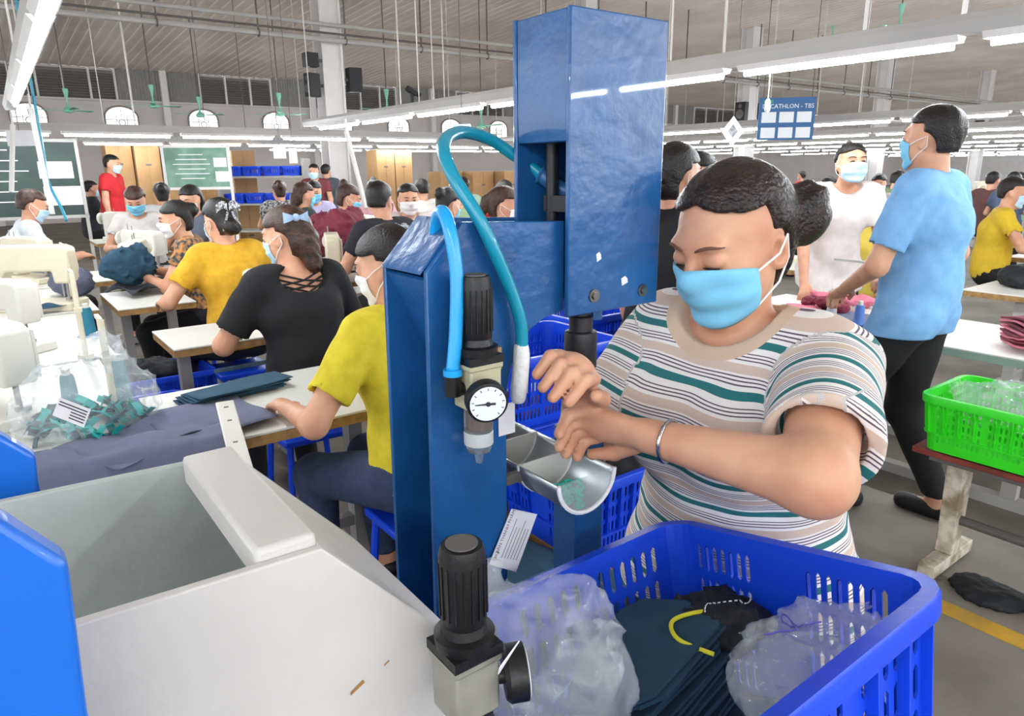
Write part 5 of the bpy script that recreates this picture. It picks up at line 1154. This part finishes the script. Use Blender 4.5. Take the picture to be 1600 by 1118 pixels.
b = MB(); b.cyl(c_+SX*.3+ZW*.26, c_+SX*.3+ZW*(roof_z(5.4)-2.09), .006, n=6); b.cyl(c_-SX*.3+ZW*.26, c_-SX*.3+ZW*(roof_z(5.4)-2.09), .006, n=6); b.obj('hanging_wire', M_DARK, sg)
dm = px(1145, 205, 5.0); t = thing('diamond_sign', 'white diamond-shaped sign hanging on a lamp rail', 'sign', (dm.x, dm.y, dm.z)); ex = RV; ey = ZW
b = MB(); q_ = [ex*-.08, ey*-.105, ex*.08, ey*.105]; b.add([p_ for p_ in q_]+[p_+FW*.006 for p_ in q_], [(0, 1, 2, 3), (4, 7, 6, 5), (0, 4, 5, 1), (1, 5, 6, 2), (2, 6, 7, 3), (3, 7, 4, 0)]); b.obj('panel', M_SIGNW, t)
b = MB(); b.add([p_*.45-FW*.002 for p_ in q_], [(0, 1, 2, 3)]); b.obj('picture', mat('grey_print', '#8b8f92', .6, var=.6, vscale=40), t)
b = MB(); b.cyl((0, 0, .1), (0, 0, roof_z(dm.y)-dm.z-.006), .003, n=5); b.obj('cord', M_DARK, t)
pd = px(1190, 150, 4.6); t = thing('pull_switch', 'small white pull switch dangling from the long lamp rail', 'switch', (3.8, 2.55, 1.80)); b = MB(); b.lathe([(.008, 0), (.016, .012), (.016, .06), (.008, .075)], n=10); b.obj('switch_body', M_MWHITE, t, smooth=True); b = MB(); b.cyl((0, 0, .07), (0, 0, .25), .004, n=6); b.obj('cord', M_MWHITE, t)
# shelving with blue bins far left of the pillar
shf = px(415, 275, 12); t = thing('shelf_rack', 'distant rack with stacked blue bins', 'shelf', (shf.x, shf.y, 0), -.6)
for z in (.5, .95, 1.4): b = MB(); b.box((0, 0, z), (1.4, .5, .03)); b.obj('shelf_board', M_STEEL, t)
for sx in (-1, 1): b = MB(); b.box((sx*.7, 0, .85), (.04, .5, 1.7)); b.obj('upright', M_STEEL, t)
for i in range(8): crate('blue bin on the %s shelf of the distant rack, %s from the left' % (('lower', 'upper')[i//4], 'first second third fourth'.split()[i % 4]), (shf.x+math.cos(-.6)*(-.5+.33*(i % 4)), shf.y+math.sin(-.6)*(-.5+.33*(i % 4)), (.97, 1.42)[i//4]), -.6, .3, .4, .16, zl=[(-.12, .12, 6)], zw=[(-.15, .15, 6)], rows=[(.04, .11)], group='blue bins on the rack', name='storage_bin')

# slanted white poles, hanging hose, paper sheets, rail camera and placard
for (x0, y0, x1, y1, d, lab) in ((48, 170, 82, 335, 6.0, 'slanted white pole hanging at the far left beside the dark chalkboard'), (20, 195, 18, 300, 6.5, 'white pole at the left picture edge before the dark chalkboard'), (541, 205, 572, 325, 7.0, 'slanted white pole hanging right of the speaker pillar')):
    b = MB(); b.cyl(px(x0, y0, d), px(x1, y1, d), .022, n=10); b.cyl(px(x0, y0, d), px(x0, y0, d)+ZW*.12, .01, n=6); props(b.obj('hanging_pole', M_WHITE, smooth=True), lab, 'pole')
b = MB(); b.tube(spline([Vector((px(62, 205, 6.1).x, px(62, 205, 6.1).y, roof_z(px(62, 205, 6.1).y)-.05)), px(62, 205, 6.1), px(68, 245, 6.1), px(76, 285, 6.1), px(96, 325, 6.1), px(104, 345, 6.1)]), .012, 8); props(b.obj('air_hose', M_HOSE, smooth='all'), 'thin teal air hose hanging before the dark chalkboard', 'hose')
def placard(lab, x, y, d, w, h, m):
    p = px(x, y, d); hz = roof_z(p.y)-p.z-.045; b = MB(); b.box((0, 0, 0), (w, .006, h), Vector((.8, -.6, 0)).to_track_quat('X', 'Z').to_matrix()); o = b.obj('paper_sheet', m); o.location = p; props(o, lab, 'sheet'); c = MB(); c.cyl((0, 0, h/2), (0, 0, hz), .004, n=5); c.obj('clip', M_DARK, o)
placard('pale sheet hanging under the lamp rail left of the press head', 722, 204, 6.2, .16, .11, M_MASKL)
placard('white sheet pinned over the dark chalkboard', 32, 216, 6.6, .26, .14, M_PAPER)
placard('paper sheet hanging near the far shelf rack', 437, 238, 9.5, .17, .16, M_PAPER)
placard('second paper sheet hanging near the pillar', 458, 243, 9.5, .11, .2, M_PAPER)
t = thing('rail_camera', 'black camera on the lamp rail left of the press', 'camera', (3.8, 6.75, 2.24)); b = MB(); b.box((0, 0, .04), (.12, .05, .05), Matrix.Rotation(.5, 3, 'Y')); b.cyl((.06, 0, .02), (.1, 0, 0), .025, n=12); b.obj('body', M_BLACK, t, bevel=.004); b = MB(); b.box((0, 0, -.03), (.03, .03, .12)); b.obj('mount', M_BLACK, t)
